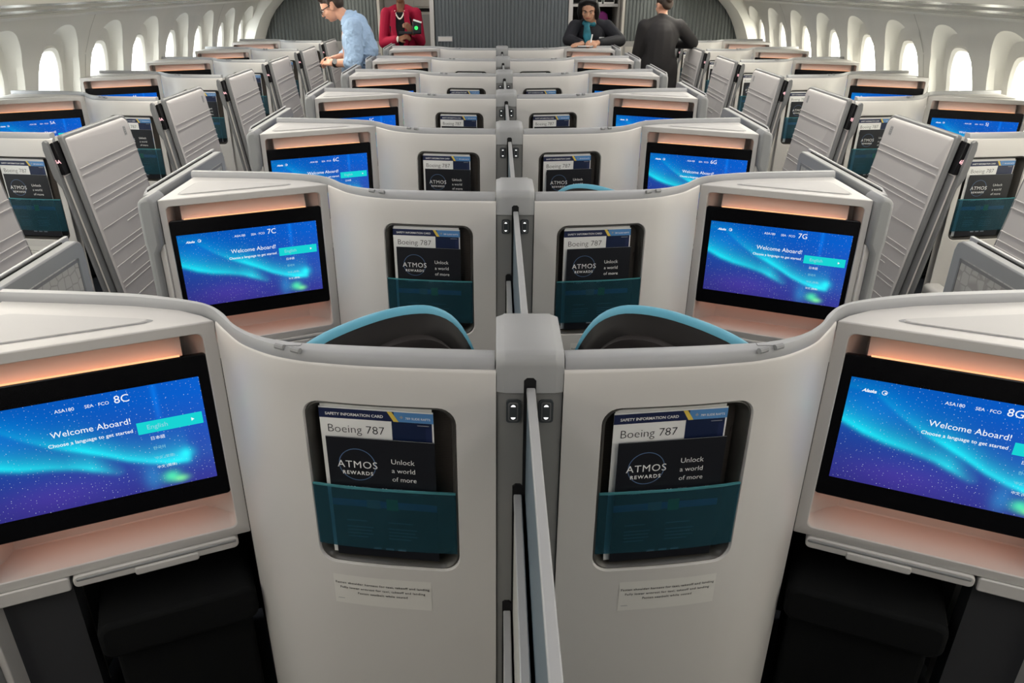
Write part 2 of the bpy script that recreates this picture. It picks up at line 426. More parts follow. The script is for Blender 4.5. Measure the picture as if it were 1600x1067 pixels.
def make_shell(s, side):
    """one suite shell: curved panel with literature pocket, console with monitor, and its aisle wall.  side: against the cabin wall"""
    root = empty('suite_shell', (0, 0, 0))
    us = 0.045 if side else 0.0
    build_panel(s, us).build('front_panel', root, angle=50)
    build_rail(s, 3 if side else 0).build('top_rail', root, angle=40)
    # latch recess on the rail
    la = MB(s)
    for da in (-0.016, 0.016):
        la.tube([(0.425 + da - 0.008, 0.052 + da * .45, 1.117), (0.425 + da + 0.008, 0.060 + da * .45, 1.117)], 0.0055, TRIM, 8)
    la.box(0.404, 0.448, 0.064, 0.073, 1.115, 1.1195, RAIL)
    la.build('rail_latch', root)
    # literature pocket
    base, hol = hole_loop(PW, PH, PR)
    def ring(fx, fz, w): return [pan(PU + p * fx, PZ + q * fz, w) for p, q in hol]
    pf = MB(s)
    rings = [ring(0.988, 0.990, -0.006), ring(0.965, 0.972, -0.004), ring(0.935, 0.950, -0.010), ring(0.915, 0.935, -0.022), ring(0.905, 0.930, -0.038)]
    pf.loft(rings, POCKET, True, False)
    fr_o = pf.build('pocket_frame', root, angle=60)
    bk = MB(s); bk.loft([ring(0.908, 0.932, -0.037), ring(0.5, 0.5, -0.037), ring(0.02, 0.02, -0.037)], FELT, True, False)
    bk.build('pocket_lining', fr_o)
    fl = MB(s)
    U0, U1, Z0, Z1 = PU - 0.137, PU + 0.140, 0.694, 0.838
    n = 8
    for w0, w1, m in ((-0.0035, -0.0010, FLAP),):
        rr = []
        for k in range(n + 1):
            u = U0 + (U1 - U0) * k / n
            rr.append([pan(u, Z0, w0), pan(u, Z0, w1), pan(u, Z1, w1), pan(u, Z1, w0)])
        fl.loft(rr, m)
    for k in range(n):
        u, v = U0 + (U1 - U0) * k / n, U0 + (U1 - U0) * (k + 1) / n
        fl.face([pan(u, Z1 + .0002, -0.0042), pan(v, Z1 + .0002, -0.0042), pan(v, Z1 + .0002, 0.0), pan(u, Z1 + .0002, 0.0)], FLAPEDGE)
        fl.face([pan(u, Z1 - .003, 0.0001), pan(v, Z1 - .003, 0.0001), pan(v, Z1 + .0002, 0.0001), pan(u, Z1 + .0002, 0.0001)], FLAPEDGE)
    fl.build('pocket_flap', fr_o, recalc=False, angle=60)['label'] = 'translucent teal pocket flap'
    # placard: text reads from the passenger's side, so it is laid out in viewing direction
    pl = MB(s)
    c0, c1 = PU - 0.083, PU + 0.119
    def pfr(x, y, w): return pan(c0 + (x if s > 0 else (c1 - c0) - x), 0.545 + y, w + 0.0006)
    for k in range(6): rect(pl, pfr, (c1 - c0) * k / 6, (c1 - c0) * (k + 1) / 6, 0, 0.075, PLACARD, 0)
    Wd = c1 - c0
    for body, y, wd in (('Fasten shoulder harness for taxi, takeoff and landing', 0.052, .96), ('Fully lower armrest for taxi, takeoff and landing', 0.040, .87), ('Fasten seatbelt while seated', 0.028, .51)):
        put_text(pl, pfr, body, Wd / 2, y, INK, width=Wd * wd, align='c', space=1.15, offset=0.012)
    rect(pl, pfr, 0.006, 0.020, 0.012, 0.0135, GREYPR)
    pl.build('placard', root, smooth=False, recalc=False)
    # console body with the monitor niche
    cb = MB(s)
    o = [(0, 0.581), (FL, 0.581), (FL, ZTOP), (0, ZTOP)]
    N0, N1, Q0, Q1 = 0.027, 0.498, 0.603, 1.076
    r = 0.014
    nic = [((N0 + N1) / 2 + p, (Q0 + Q1) / 2 + q) for p, q in rrect((N1 - N0) / 2, (Q1 - Q0) / 2, r, 4)]
    nn = len(nic)
    # frame face: connect the niche outline with the outer rectangle, one corner at a time
    corners = [(FL, ZTOP), (0, ZTOP), (0, 0.581), (FL, 0.581)]
    for q in range(4):
        seg = nic[q * 5:(q + 1) * 5]
        for k in range(4): cb.face([con(*seg[k]), con(*corners[q]), con(*seg[k + 1])], WHITE2)
        nx = nic[((q + 1) * 5) % nn]
        cb.face([con(*seg[4]), con(*corners[q]), con(*corners[(q + 1) % 4]), con(*nx)], WHITE2)
    DEP = -0.105
    cb.loft([[con(x, z, 0) for x, z in nic], [con(x, z, DEP) for x, z in nic]], WHITE2, True, False)
    cb.face([con(x, z, DEP) for x, z in nic], WHITE2)
    back = [(1.087, 0.318), (0.93, 0.306), (0.80, 0.292), (0.70, 0.270), (0.645, 0.242)]
    top = [(JX, JY), (LX, LY)] + back
    cb.face([(x, y, ZTOP) for x, y in top], WHITE2)
    for i in range(1, len(top)):
        p, q = top[i], top[(i + 1) % len(top)]
        cb.face([(p[0], p[1], 0.581), (q[0], q[1], 0.581), (q[0], q[1], ZTOP), (p[0], p[1], ZTOP)], WHITE2)
    cb.build('console_body', root, bevel=0.003, seg=2)
    # lid on the console top
    ld = MB(s)
    tri = [(1.055, 0.070), (1.050, 0.250), (0.700, 0.218)] if not side else [(1.055, 0.085), (1.050, 0.255), (0.72, 0.226)]
    pts = []
    for i in range(3):
        A, Bp, Cp = np.array(tri[i - 1]), np.array(tri[i]), np.array(tri[(i + 1) % 3])
        d1 = (A - Bp) / np.linalg.norm(A - Bp); d2 = (Cp - Bp) / np.linalg.norm(Cp - Bp)
        rr = 0.03 if i != 2 else 0.06
        for t in np.linspace(0, 1, 6): pts.append(tuple(Bp + d1 * rr * (1 - t) ** 2 + d2 * rr * t ** 2))
    cen = np.mean(np.array(pts), 0)
    grow = lambda k: [tuple(cen + (np.array(p) - cen) * k) for p in pts]
    ld.loft([[(x, y, ZTOP + .0006) for x, y in grow(1.0)], [(x, y, ZTOP + .0006) for x, y in grow(0.955)]], TRIM, True, False)
    ld.loft([[(x, y, ZTOP + .0006) for x, y in grow(0.955)], [(x, y, ZTOP + .003) for x, y in grow(0.94)]], LID, True, False)
    ld.face([(x, y, ZTOP + .003) for x, y in grow(0.94)], LID)
    ld.build('console_lid', root, angle=25)
    # light troughs above and below the monitor
    st = MB(s)
    st.prism([(0.075, 1.0270), (0.452, 1.0270), (0.452, 1.0292), (0.075, 1.0292)], lambda x, y, t: con(x, y, t), -0.0215, -0.016, AMBERLINE)
    st.face([con(0.075, 1.006, -0.0225), con(0.452, 1.006, -0.0225), con(0.452, 1.0235, -0.0225), con(0.075, 1.0235, -0.0225)], STRIP)
    st.build('light_strip', root)['label'] = 'glowing amber light strip above the monitor'
    st = MB(s)
    st.prism([(0.06, 0.6800), (0.47, 0.6800), (0.47, 0.6840), (0.06, 0.6840)], lambda x, y, t: con(x, y, t), -0.070, -0.050, STRIP2)
    st.build('light_strip', root)['label'] = 'amber light strip under the monitor'
    cv = MB(s)
    cv.loft([[con(x, 1.000, -0.036), con(x, 1.012, -0.037), con(x, 1.076, -0.068), con(x, 1.076, -0.10), con(x, 1.000, -0.10)] for x in (0.070, 0.457)], WHITE2)
    cv.build('light_cove', root)
    # monitor
    mo = MB(s)
    mo.prism(rrectc(0.0265, 0.4975, 0.687, 1.0275, 0.008), lambda x, y, t: con(x, y, t), -0.022, -0.012, GLOSSBLACK)
    mo.prism(rrectc(0.0265, 0.4975, 0.700, 0.995, 0.008), lambda x, y, t: con(x, y, t), -0.09, -0.020, GLOSSBLACK)
    mon = mo.build('monitor', root, bevel=0.002, seg=2)
    # tray latch and lower blocks
    tr = MB(s)
    tr.prism(rrectc(0.030, 0.362, 0.5505, 0.5795, 0.011), lambda x, y, t: con(x, y, t), -0.08, 0.006, WHITE2)
    tr.prism(rrectc(0.034, 0.356, 0.566, 0.5745, 0.003), lambda x, y, t: con(x, y, t), 0.0, 0.0075, TRIM)
    tro = tr.build('tray_table', root, bevel=0.003)
    th = MB(s)
    th.prism(rrectc(0.115, 0.245, 0.546, 0.5655, 0.006), lambda x, y, t: con(x, y, t), -0.05, 0.010, WHITE2)
    th.build('tray_latch', tro, bevel=0.003)
    tb = MB(s)
    tb.prism(rrectc(0.368, FL - 0.002, 0.545, 0.5795, 0.006), lambda x, y, t: con(x, y, t), -0.08, 0.004, WHITE2)
    tb.build('console_apron', root, bevel=0.003)
    # footwell: dark cavity with charcoal side cabinet and black foot cushion
    fw = MB(s)
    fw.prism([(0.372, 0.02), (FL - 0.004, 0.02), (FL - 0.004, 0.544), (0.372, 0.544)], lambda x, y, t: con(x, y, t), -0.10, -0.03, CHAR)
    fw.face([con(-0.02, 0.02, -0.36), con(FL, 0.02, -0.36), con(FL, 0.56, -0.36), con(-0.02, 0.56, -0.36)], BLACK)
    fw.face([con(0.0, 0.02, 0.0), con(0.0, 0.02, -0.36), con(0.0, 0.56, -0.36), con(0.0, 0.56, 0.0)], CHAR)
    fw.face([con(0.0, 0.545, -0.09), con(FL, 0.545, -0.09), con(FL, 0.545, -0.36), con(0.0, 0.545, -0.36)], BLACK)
    fw.build('footwell', root, recalc=False)
    cu = MB(s)
    cu.prism(rrectc(0.012, 0.345, 0.355, 0.452, 0.03), lambda x, y, t: con(x, y, t), -0.32, 0.035, BLACKFAB)
    cu.prism([(0.03, 0.02), (0.325, 0.02), (0.325, 0.36), (0.03, 0.36)], lambda x, y, t: con(x, y, t), -0.32, 0.005, BLACKFAB)
    cu.build('foot_cushion', root, bevel=0.012, seg=3)
    if not side: aisle_wall(s, root)
    else: wing(s, root)
    return root
def rrectc(x0, x1, z0, z1, r, n=4):
    return [((x0 + x1) / 2 + p, (z0 + z1) / 2 + q) for p, q in rrect((x1 - x0) / 2, (z1 - z0) / 2, r, n)]
def aisle_wall(s, root):
    aw = MB(s)
    top = 1.113
    # slab seen from the side (b, z)
    out = [(0.03, 0.02), (0.69, 0.02), (0.70, 0.03), (0.70, top - 0.03), (0.692, top - 0.008), (0.675, top), (0.03, top)]
    ax = lambda x, y, t: (t, x, y)
    aw.prism(out, ax, 1.108, 1.136, TRIM)
    awo = aw.build('aisle_wall', root, bevel=0.004)
    # front column
    co = MB(s)
    poly = [(1.105, 0.02), (1.105, 0.935), (1.089, 0.965), (1.089, 1.085), (1.094, 1.098), (1.106, 1.104), (1.128, 1.100), (1.139, 1.086), (1.141, 1.07), (1.141, 0.97), (1.137, 0.94), (1.137, 0.02)]
    co.prism([(x, z + (0.011 if z > 1.06 else 0.0)) for x, z in poly], lambda x, y, t: (x, t, y), -0.014, 0.085, TRIM)
    co.build('end_column', root, bevel=0.012, seg=3)
    fi = MB(s)
    fi.box(1.0875, 1.1045, 0.004, 0.30, 0.02, 0.96, WHITE2)
    fi.build('side_post', root, bevel=0.002)
    # black strip painting the dark track gap, and sliding door edge on the top
    tk = MB(s)
    tk.prism([(0.075, 1.105), (0.66, 1.105), (0.66, 1.1165), (0.075, 1.1155)], ax, 1.1355, 1.1405, BLACK)
    tk.prism([(0.06, 0.30), (0.70, 0.30), (0.70, 1.119), (0.10, 1.118), (0.07, 1.108), (0.055, 1.085)], ax, 1.1405, 1.150, RAIL)
    tk.build('sliding_door', root, bevel=0.002)
    ins = MB(s)
    o = [(0.49 + p, 0.86 + q) for p, q in rrect(0.165, 0.215, 0.012)]
    ins.prism(o, ax, 1.1070, 1.109, HEX)
    for z in (0.655, 1.065): ins.box(1.1055, 1.109, 0.32, 0.66, z, z + 0.008, TRIMD)
    for b in (0.318, 0.655): ins.box(1.1055, 1.109, b, b + 0.007, 0.655, 1.073, TRIMD)
    ins.build('wall_insert', awo)
def wing(s, root):
    """quilted privacy wing that stands along the aisle (side suites)"""
    def shear(m):              # the wing leans outwards towards its top
        m.v = [(a + 0.045 + 0.146 * (z - 1.1), b, z) for a, b, z in m.v]; return m
    ax = lambda x, y, t: (t, x, y)
    B0, B1, T = 0.045, 0.655, 1.106
    def outline(g, r0, r1):
        o = [(B0 - g, 0.04), (B1 + g, 0.04)]
        for k in range(7):
            an = math.radians(90 * k / 6); o.append((B1 + g - r1 + r1 * math.cos(an), T + g - r1 + r1 * math.sin(an)))
        for k in range(5):
            an = math.radians(90 + 90 * k / 4); o.append((B0 - g + r0 + r0 * math.cos(an), T + g - r0 + r0 * math.sin(an)))
        return o
    wg = MB(s)
    wg.prism(outline(0.0, 0.015, 0.055), ax, 0.0335, 0.058, WTRIM)
    wo = shear(wg).build('privacy_wing', root, bevel=0.005)
    q = MB(s)
    o1, o2, o3 = outline(-0.014, 0.010, 0.043), outline(-0.017, 0.009, 0.041), outline(-0.028, 0.008, 0.035)
    q.loft([[ax(x, y, 0.040) for x, y in o1], [ax(x, y, 0.0335) for x, y in o1], [ax(x, y, 0.029) for x, y in o2], [ax(x, y, 0.0255) for x, y in o3]], QUILT)
    # stitched ridges
    for z, b0, b1 in ((0.955, .07, .64), (0.925, .07, .64), (0.835, .07, .64), (0.800, .07, .64), (0.775, .07, .64), (0.680, .07, .64), (0.655, .30, .64), (0.585, .07, .64), (0.560, .07, .64), (0.500, .07, .62), (0.475, .20, .50), (0.425, .07, .64), (0.400, .07, .60), (0.330, .07, .64), (0.250, .07, .64), (0.170, .07, .64)):
        q.prism([(b0, z), (b1 - 0.004, z + 0.006), (b1 - 0.004, z + 0.0105), (b0, z + 0.0045)], ax, 0.0231, 0.028, QUILT)
    shear(q).build('quilted_cover', wo, angle=40)['label'] = 'quilted grey vinyl cover of the wing'
    bd = MB(s)
    bd.prism([(0.575 + p, 1.035 + k) for p, k in rrect(0.012, 0.021, 0.004)], ax, 0.0245, 0.0262, TRIM)
    for k in range(4): bd.box(0.0240, 0.0246, 0.567, 0.583, 1.020 + k * 0.009, 1.023 + k * 0.009, TRIMD)
    shear(bd).build('badge', wo)
    # rear end towards the aisle entrance
    en = MB(s)
    fx = lambda x, y, t: (x, t, y)
    en.prism([(0.058, 0.05), (0.065, 0.05), (0.065, 1.09), (0.058, 1.095)], fx, 0.055, 0.60, BLACK)
    en.prism([(0.065, 0.20), (0.078, 0.20), (0.078, 0.945), (0.065, 0.945)], fx, 0.015, 0.30, WHITE)
    shear(en).build('wing_edge', wo, bevel=0.002)
    tr = MB(s)
    head = [(0.078, 0.06), (0.088, 0.06), (0.088, 0.890), (0.105, 0.935), (0.105, 1.055), (0.098, 1.085), (0.088, 1.094), (0.078, 1.085)]
    tr.prism(head, fx, -0.012, 0.30, WTRIM)
    tr.prism([(0.063, 0.20), (0.067, 0.20), (0.067, 0.94), (0.063, 0.94)], fx, 0.010, 0.30, WTRIM)
    tr.box(0.063, 0.088, 0.000, 0.30, 0.18, 0.203, WTRIM)
    shear(tr).build('end_trim', wo, bevel=0.004)
    dp = MB(s)
    dp.prism([(0.060, 0.945), (0.0785, 0.945), (0.0785, 1.078), (0.060, 1.086)], fx, 0.006, 0.20, GLOSSBLACK)
    shear(dp).build('number_display', wo, bevel=0.003)
    ar = MB(s)
    ar.prism(rrectc(0.072, 0.150, 0.40, 0.452, 0.018), fx, -0.13, 0.0, WHITE2)
    ar.prism(rrectc(0.084, 0.138, 0.412, 0.440, 0.012), fx, -0.132, -0.1, NAVY2)
    ar.build('armrest_end', root, bevel=0.003)

# ------------------------------------------------------------------ screen with its picture
SW, SH = 0.435, 0.243
S_C, Z_C = 0.2655, 0.8585      # centre of the picture on the console face
def picture(u, v):
    base_t, base_b = np.array([0.003, 0.105, 0.56]), np.array([0.036, 0.038, 0.28])
    c = base_b + (base_t - base_b) * np.clip(v * 1.15, 0, 1)[..., None]
    c = c * (0.75 + 0.35 * u)[..., None]
    def band(pts, amp, wl, wu, col):
        nonlocal c
        xs, ys = [p[0] for p in pts], [p[1] for p in pts]
        cy = np.interp(u, xs, ys); A = np.interp(u, [q[0] for q in amp], [q[1] for q in amp])
        d = v - cy
        I = A * np.where(d < 0, np.exp(-(d / wl) ** 2), np.exp(-d / wu))
        c = c + I[..., None] * np.array(col)
    band([(0, .60), (.10, .52), (.2, .465), (.32, .425), (.42, .38), (.5, .32), (.58, .25)], [(0, .8), (.1, 1.0), (.25, .8), (.38, .6), (.48, .9), (.56, .25), (.62, 0)], .035, .095, (0.0, .72, .56))
    band([(.1, .92), (.25, .72), (.36, .60), (.45, .53), (.54, .45), (.63, .36), (.72, .295), (.80, .25), (.88, .235)], [(.1, .08), (.25, .22), (.36, .45), (.45, .85), (.6, .9), (.72, .8), (.84, 1.1), (.885, .7), (.91, 0)], .03, .08, (0.0, .76, .58))
    band([(.6, .30), (.9, .30)], [(.6, 0), (.75, .25), (.88, .5), (.95, .1)], .12, .12, (0.0, .25, .28))
    def spot(x, y, rx, ry, col, k=1.0):
        nonlocal c
        c = c + (k * np.exp(-((u - x) / rx) ** 2 - ((v - y) / ry) ** 2))[..., None] * np.array(col)
    spot(.885, .30, .03, .05, (0, .5, .35)); spot(.80, .10, .035, .05, (.05, .75, .14)); spot(.84, .06, .03, .03, (.16, .7, .05))
    spot(.72, .12, .04, .12, (0, .14, .20)); spot(.80, .9, .012, .3, (0, .07, .22)); spot(.3, .15, .25, .15, (.03, .0, .05)); spot(.12, .75, .2, .2, (0, .06, .16))
    return np.clip(c, 0, 1)
_pic = None
def screen_grid():
    global _pic
    if _pic is None:
        nx, ny = 110, 62
        X, Y = np.meshgrid(np.linspace(0, 1, nx + 1), np.linspace(0, 1, ny + 1))
        c = picture(X, Y).reshape(-1, 3)
        f = [(j * (nx + 1) + i, j * (nx + 1) + i + 1, (j + 1) * (nx + 1) + i + 1, (j + 1) * (nx + 1) + i) for j in range(ny) for i in range(nx)]
        _pic = (np.stack([X.ravel(), Y.ravel()], 1), c, f)
    return _pic
SCR_CACHE = {}
def make_screen(s, seat):
    UVv, colr, faces = screen_grid()
    # viewer's frame on the console face
    def fr(x, y, w=0.0):       # x, y in 0..1
        d = (x - 0.5) * SW * s
        p = con(S_C + d, Z_C + (y - 0.5) * SH, -0.0115 + w)
        return (s * p[0], p[1], p[2])
    me = bpy.data.meshes.new('screen')
    mb = MB(1)
    mb.mats = [SCREEN]
    mb.v = [fr(x, y) for x, y in UVv]; mb.f = [list(q) for q in faces]; mb.m = [0] * len(faces)
    n0 = len(mb.v)
    ux = lambda x, y, w: fr(x / SW, y / SH, w)
    put_text(mb, ux, 'Alaska', .055 * SW, .885 * SH, SCRTEXT, width=.062 * SW, shear=0.35, offset=0.03)
    ring = [(.150 * SW + .0052 * math.cos(a), .902 * SH + .0052 * math.sin(a)) for a in np.linspace(0, 2 * math.pi, 17)]
    ring2 = [(.150 * SW + .0040 * math.cos(a), .902 * SH + .0040 * math.sin(a)) for a in np.linspace(0, 2 * math.pi, 17)]
    for i in range(16): mb.face([ux(*ring[i], .0004), ux(*ring[i + 1], .0004), ux(*ring2[i + 1], .0004), ux(*ring2[i], .0004)], SCRTEXT)
    rect(mb, ux, .150 * SW, .150 * SW + .0035, .902 * SH - .002, .902 * SH + .001, SCRTEXT, .0004)
    put_text(mb, ux, 'ASA180', .395 * SW, .895 * SH, SCRTEXT, width=.078 * SW)
    put_text(mb, ux, 'SEA \u00b7 FCO', .515 * SW, .895 * SH, SCRTEXT, width=.098 * SW)
    put_text(mb, ux, seat, .635 * SW, .890 * SH, SCRTEXT, height=.070 * SH)
    put_text(mb, ux, 'Welcome Aboard!', .355 * SW, .68 * SH, SCRTEXT, width=.325 * SW)
    put_text(mb, ux, 'Choose a language to get started', .335 * SW, .595 * SH, SCRTEXT, width=.345 * SW, offset=0.008)
    rect(mb, ux, .700 * SW, .985 * SW, .560 * SH, .672 * SH, SCRBTN, .0003)
    put_text(mb, ux, 'English', .742 * SW, .598 * SH, SCRDIM, width=.088 * SW, w=.0006)
    mb.face([ux(.935 * SW, .600 * SH, .0006), ux(.948 * SW, .616 * SH, .0006), ux(.935 * SW, .632 * SH, .0006)], SCRTEXT)
    for body, y, wd, m in (('\u65e5\u672c\u8a9e', .492, .060, SCRTEXT), ('\ud55c\uad6d\uc5b4', .395, .052, SCRDIM), ('\u4e2d\u6587 (\u7e41\u9ad4)', .298, .085, SCRDIM), ('\u4e2d\u6587 (\u7b80\u4f53)', .205, .085, SCRTEXT)):
        put_text(mb, ux, body, .748 * SW, y * SH, m, width=wd * SW)
    me.from_pydata(mb.v, [], mb.f)
    for m in mb.mats: me.materials.append(m)
    me.polygons.foreach_set('material_index', mb.m)
    at = me.color_attributes.new('picture', 'FLOAT_COLOR', 'POINT')
    buf = np.ones((len(mb.v), 4), np.float32); buf[:n0, :3] = colr
    at.data.foreach_set('color', buf.ravel())
    uvl = me.uv_layers.new(name='uv')
    li = np.zeros(len(me.loops), np.int32); me.loops.foreach_get('vertex_index', li)
    uvv = np.zeros((len(mb.v), 2), np.float32); uvv[:n0] = UVv
    uvl.data.foreach_set('uv', uvv[li].ravel())
    o = bpy.data.objects.new('screen', me); COL.objects.link(o)
    return o
def make_number(s, num):
    """seat number on the wing display"""
    mb = MB(1)
    def fr(x, y, w):
        return (s * (0.0692 + 0.045 + 0.146 * (y - 0.095)) + x, 0.0056 - w, 1.005 + y)
    put_text(mb, fr, num, 0, -0.009, NUMLED, height=0.015, align='c', offset=0.02)
    return mb.build('number_text', None, smooth=False, recalc=False)

# ------------------------------------------------------------------ printed cards
def make_card():
    mb = MB(1)
    W, H = 0.213, 0.336
    fr = lambda x, y, w: (x - W / 2, -w, y)
    mb.box(-W / 2, W / 2, 0.0, 0.0012, 0, H, PAPER)
    mb.box(-W / 2 + 0.002, W / 2 - 0.003, 0.0022, 0.0030, 0, H + 0.006, PAPER)
    hy = H - 0.0235
    rect(mb, fr, 0, .66 * W, hy, H - .003, NAVY); rect(mb, fr, .62 * W, W, hy, H - .003, BLUEPR, .0002)
    mb.face([fr(.60 * W, H - .003, .0006), fr(.64 * W, H - .003, .0006), fr(.70 * W, hy, .0006), fr(.655 * W, hy, .0006)], YELLOW)
    mb.face([fr(.55 * W, H - .003, .0005), fr(.62 * W, H - .003, .0005), fr(.67 * W, hy, .0005), fr(.55 * W, hy, .0005)], NAVY)
    put_text(mb, fr, 'SAFETY INFORMATION CARD', .055 * W, hy + .0065, WHITEPR, width=.51 * W, w=.0008, offset=0.02)
    put_text(mb, fr, '789 SLIDE RAFTS', .76 * W, hy + .0065, WHITEPR, width=.215 * W, w=.0008, offset=0.012)
    mb.face([fr(.725 * W, hy + .007, .0008), fr(.742 * W, hy + .010, .0008), fr(.725 * W, hy + .014, .0008), fr(.708 * W, hy + .010, .0008)], GREYPR)
    rect(mb, fr, .635 * W, .985 * W, 0.0, hy, NAVY2)
    rect(mb, fr, .10 * W, .635 * W, 0.0, .72 * H, NAVY2)
    for k in range(14):
        t = k / 14
        mb.face([fr(.93 * W, .40 * H + k * .012, .0004), fr(.985 * W, .40 * H + k * .012, .0004), fr(.985 * W, .40 * H + (k + 1) * .012, .0004), fr(.93 * W, .40 * H + (k + 1) * .012, .0004)], TEALPR if k < 5 else (BLUEPR if k < 8 else NAVY))
    put_text(mb, fr, 'Boeing 787', .068 * W, hy - .030, INK, width=.50 * W, offset=-0.012)
    put_text(mb, fr, 'Dreamliner', .064 * W, hy - .062, INK, width=.475 * W, offset=-0.012)
    rect(mb, fr, .86 * W, .96 * W, hy - .006, hy - .0045, GREYPR, .0006)
    return mb.build('safety_card', None, smooth=False, recalc=False)
def make_brochure():
    mb = MB(1)
    W, H = 0.205, 0.276
    fr = lambda x, y, w: (x - W / 2, -w, y)
    mb.box(-W / 2, W / 2, 0.0, 0.0010, 0, H, BROCH)
    rect(mb, fr, 0, W, H - .0006, H, GREYPR, .0002)
    cx, cy = .275 * W, H - .059
    for R, m, w in ((.0355, RINGPR, .0003), (.0340, BROCH, .00045)):
        mb.face([fr(cx + R * math.cos(a), cy + R * math.sin(a), w) for a in np.linspace(0, 2 * math.pi, 40, endpoint=False)], m)
    put_text(mb, fr, 'ATMOS', cx, H - .066, WHITEPR, width=.375 * W, align='c', w=.0007, space=1.1)
    put_text(mb, fr, 'REWARDS', cx, H - .081, WHITEPR, width=.285 * W, align='c', w=.0007, space=1.25, offset=0.02)
    for k, (t, wd) in enumerate((('Unlock', .215), ('a world', .215), ('of more', .225))):
        put_text(mb, fr, t, .595 * W, H - .052 - k * .0195, WHITEPR, width=wd * W, w=.0007, offset=-0.004)
    yb = H - .117
    put_text(mb, fr, '1,000+', .125 * W, yb, WHITEPR, width=.155 * W, w=.0007)
    put_text(mb, fr, 'GLOBAL', .30 * W, yb + .0055, GREYPR, width=.085 * W, w=.0007)
    put_text(mb, fr, 'DESTINATIONS', .30 * W, yb, GREYPR, width=.15 * W, w=.0007)
    put_text(mb, fr, '30+', .49 * W, yb, WHITEPR, width=.085 * W, w=.0007)
    put_text(mb, fr, 'AIRLINE', .595 * W, yb + .0055, GREYPR, width=.085 * W, w=.0007)
    put_text(mb, fr, 'PARTNERS', .595 * W, yb, GREYPR, width=.105 * W, w=.0007)
    put_text(mb, fr, 'one', .745 * W, yb + .004, WHITEPR, width=.055 * W, w=.0007, offset=0.03)
    put_text(mb, fr, 'world', .802 * W, yb + .004, WHITEPR, width=.085 * W, w=.0007)
    put_text(mb, fr, 'BENEFITS', .775 * W, yb - .0035, GREYPR, width=.09 * W, w=.0007)
    # lower half behind the teal flap
    yl = H - .146
    rect(mb, fr, 0, W, yl - .010, yl + .006, BLUEPR, .0003)
    rect(mb, fr, .33 * W, .46 * W, yl - .012, yl + .008, GREYPR, .0005)
    rect(mb, fr, .52 * W, .63 * W, yl - .014, yl + .012, GREENPR, .0005)
    for x0, y0, ln in ((.12, .045, .20), (.12, .060, .26), (.12, .068, .24), (.12, .076, .25), (.12, .084, .20), (.52, .045, .24), (.52, .060, .28), (.52, .068, .26), (.52, .076, .28), (.52, .084, .22)):
        rect(mb, fr, x0 * W, (x0 + ln) * W, yl - y0, yl - y0 + .0022, GREYPR, .0004)
    for k in range(3): rect(mb, fr, (.36 + k * .12) * W, (.44 + k * .12) * W, yl - .112, yl - .107, GREYPR, .0004)
    return mb.build('brochure', None, smooth=False, recalc=False)

# ------------------------------------------------------------------ centre post and divider panels
def make_post():
    root = empty('divider_post', (0, 0, 0))
    cp = MB(1)
    # cross section from the front over the top to the back (b, z), offset inwards by g
    def path(g):
        o = [(0.0 + g, 1.057)]
        r = 0.022
        for k in range(6):
            an = math.radians(180 - 90 * k / 5); o.append((0.0 + g + r + r * math.cos(an), 1.131 - g - r + r * math.sin(an)))
        o += [(0.19 - g - 0.012, 1.131 - g), (0.19 - g - 0.003, 1.131 - g - 0.004), (0.19 - g, 1.131 - g - 0.014), (0.19 - g, 1.057)]
        return o
    secs = [(-0.0585, 0.005), (-0.0455, 0.0015), (-0.0430, 0.0), (0.0430, 0.0), (0.0455, 0.0015), (0.0585, 0.005)]
    cp.loft([[(a, b, z) for b, z in path(g)] for a, g in secs], CAP)
    cp.build('post_cap', root, bevel=0.0012, seg=1)
    bd = MB(1)
    bd.prism([(-0.0580, 0.008), (-0.040, 0.004), (0.040, 0.004), (0.0580, 0.008), (0.0580, 0.186), (-0.0580, 0.186)], lambda x, y, t: (x, y, t), 0.0, 1.0565, POST)
    bd.build('post_body', root, bevel=0.001, seg=1)
    sl = MB(1)  # black strips on the post face stand in for the dark slot openings
    for a0, a1, zt in ((-0.0105, 0.0105, 1.088), (-0.0285, -0.0095, 0.866), (-0.046, -0.0275, 0.582)):
        o = [(a0, 0.0), (a1, 0.0), (a1, zt - 0.005), (a1 - 0.005, zt), (a0 + 0.005, zt), (a0, zt - 0.005)]
        sl.prism(o, lambda x, y, t: (x, t, y), -0.0012, 0.02, BLACK)
    sl.build('painted_slot', root)
    for sx in (-0.0285, 0.0290):
        sp = MB(1)
        sp.prism([(sx + p, 1.0215 + q) for p, q in rrect(0.0125, 0.0225, 0.006)], lambda x, y, t: (x, t, y), -0.0005, 0.006, PLATE)
        sp.prism([(sx + p, 1.0215 + q) for p, q in rrect(0.0085, 0.0185, 0.004)], lambda x, y, t: (x, t, y), -0.0020, 0.006, TRIMD)
        sp.prism([(sx + p, 1.0215 + q) for p, q in rrect(0.0065, 0.0165, 0.003)], lambda x, y, t: (x, t, y), -0.0024, 0.006, PLATE)
        spo = sp.build('switch_plate', root)
        al = MB(1)
        for sg in (1, -1):
            zc = 1.0215 + sg * 0.0120
            o = [(sx - 0.0042, zc - sg * 0.0012), (sx + 0.0042, zc - sg * 0.0012), (sx + 0.0030, zc + sg * 0.0010), (sx + 0.0008, zc + sg * 0.0024), (sx - 0.0008, zc + sg * 0.0024), (sx - 0.0030, zc + sg * 0.0010)]
            al.prism(o, lambda x, y, t: (x, t, y), -0.0030, 0.0, ARROW)
        al.build('arrow_light', spo)['label'] = 'lit white up and down arrows'
    return root
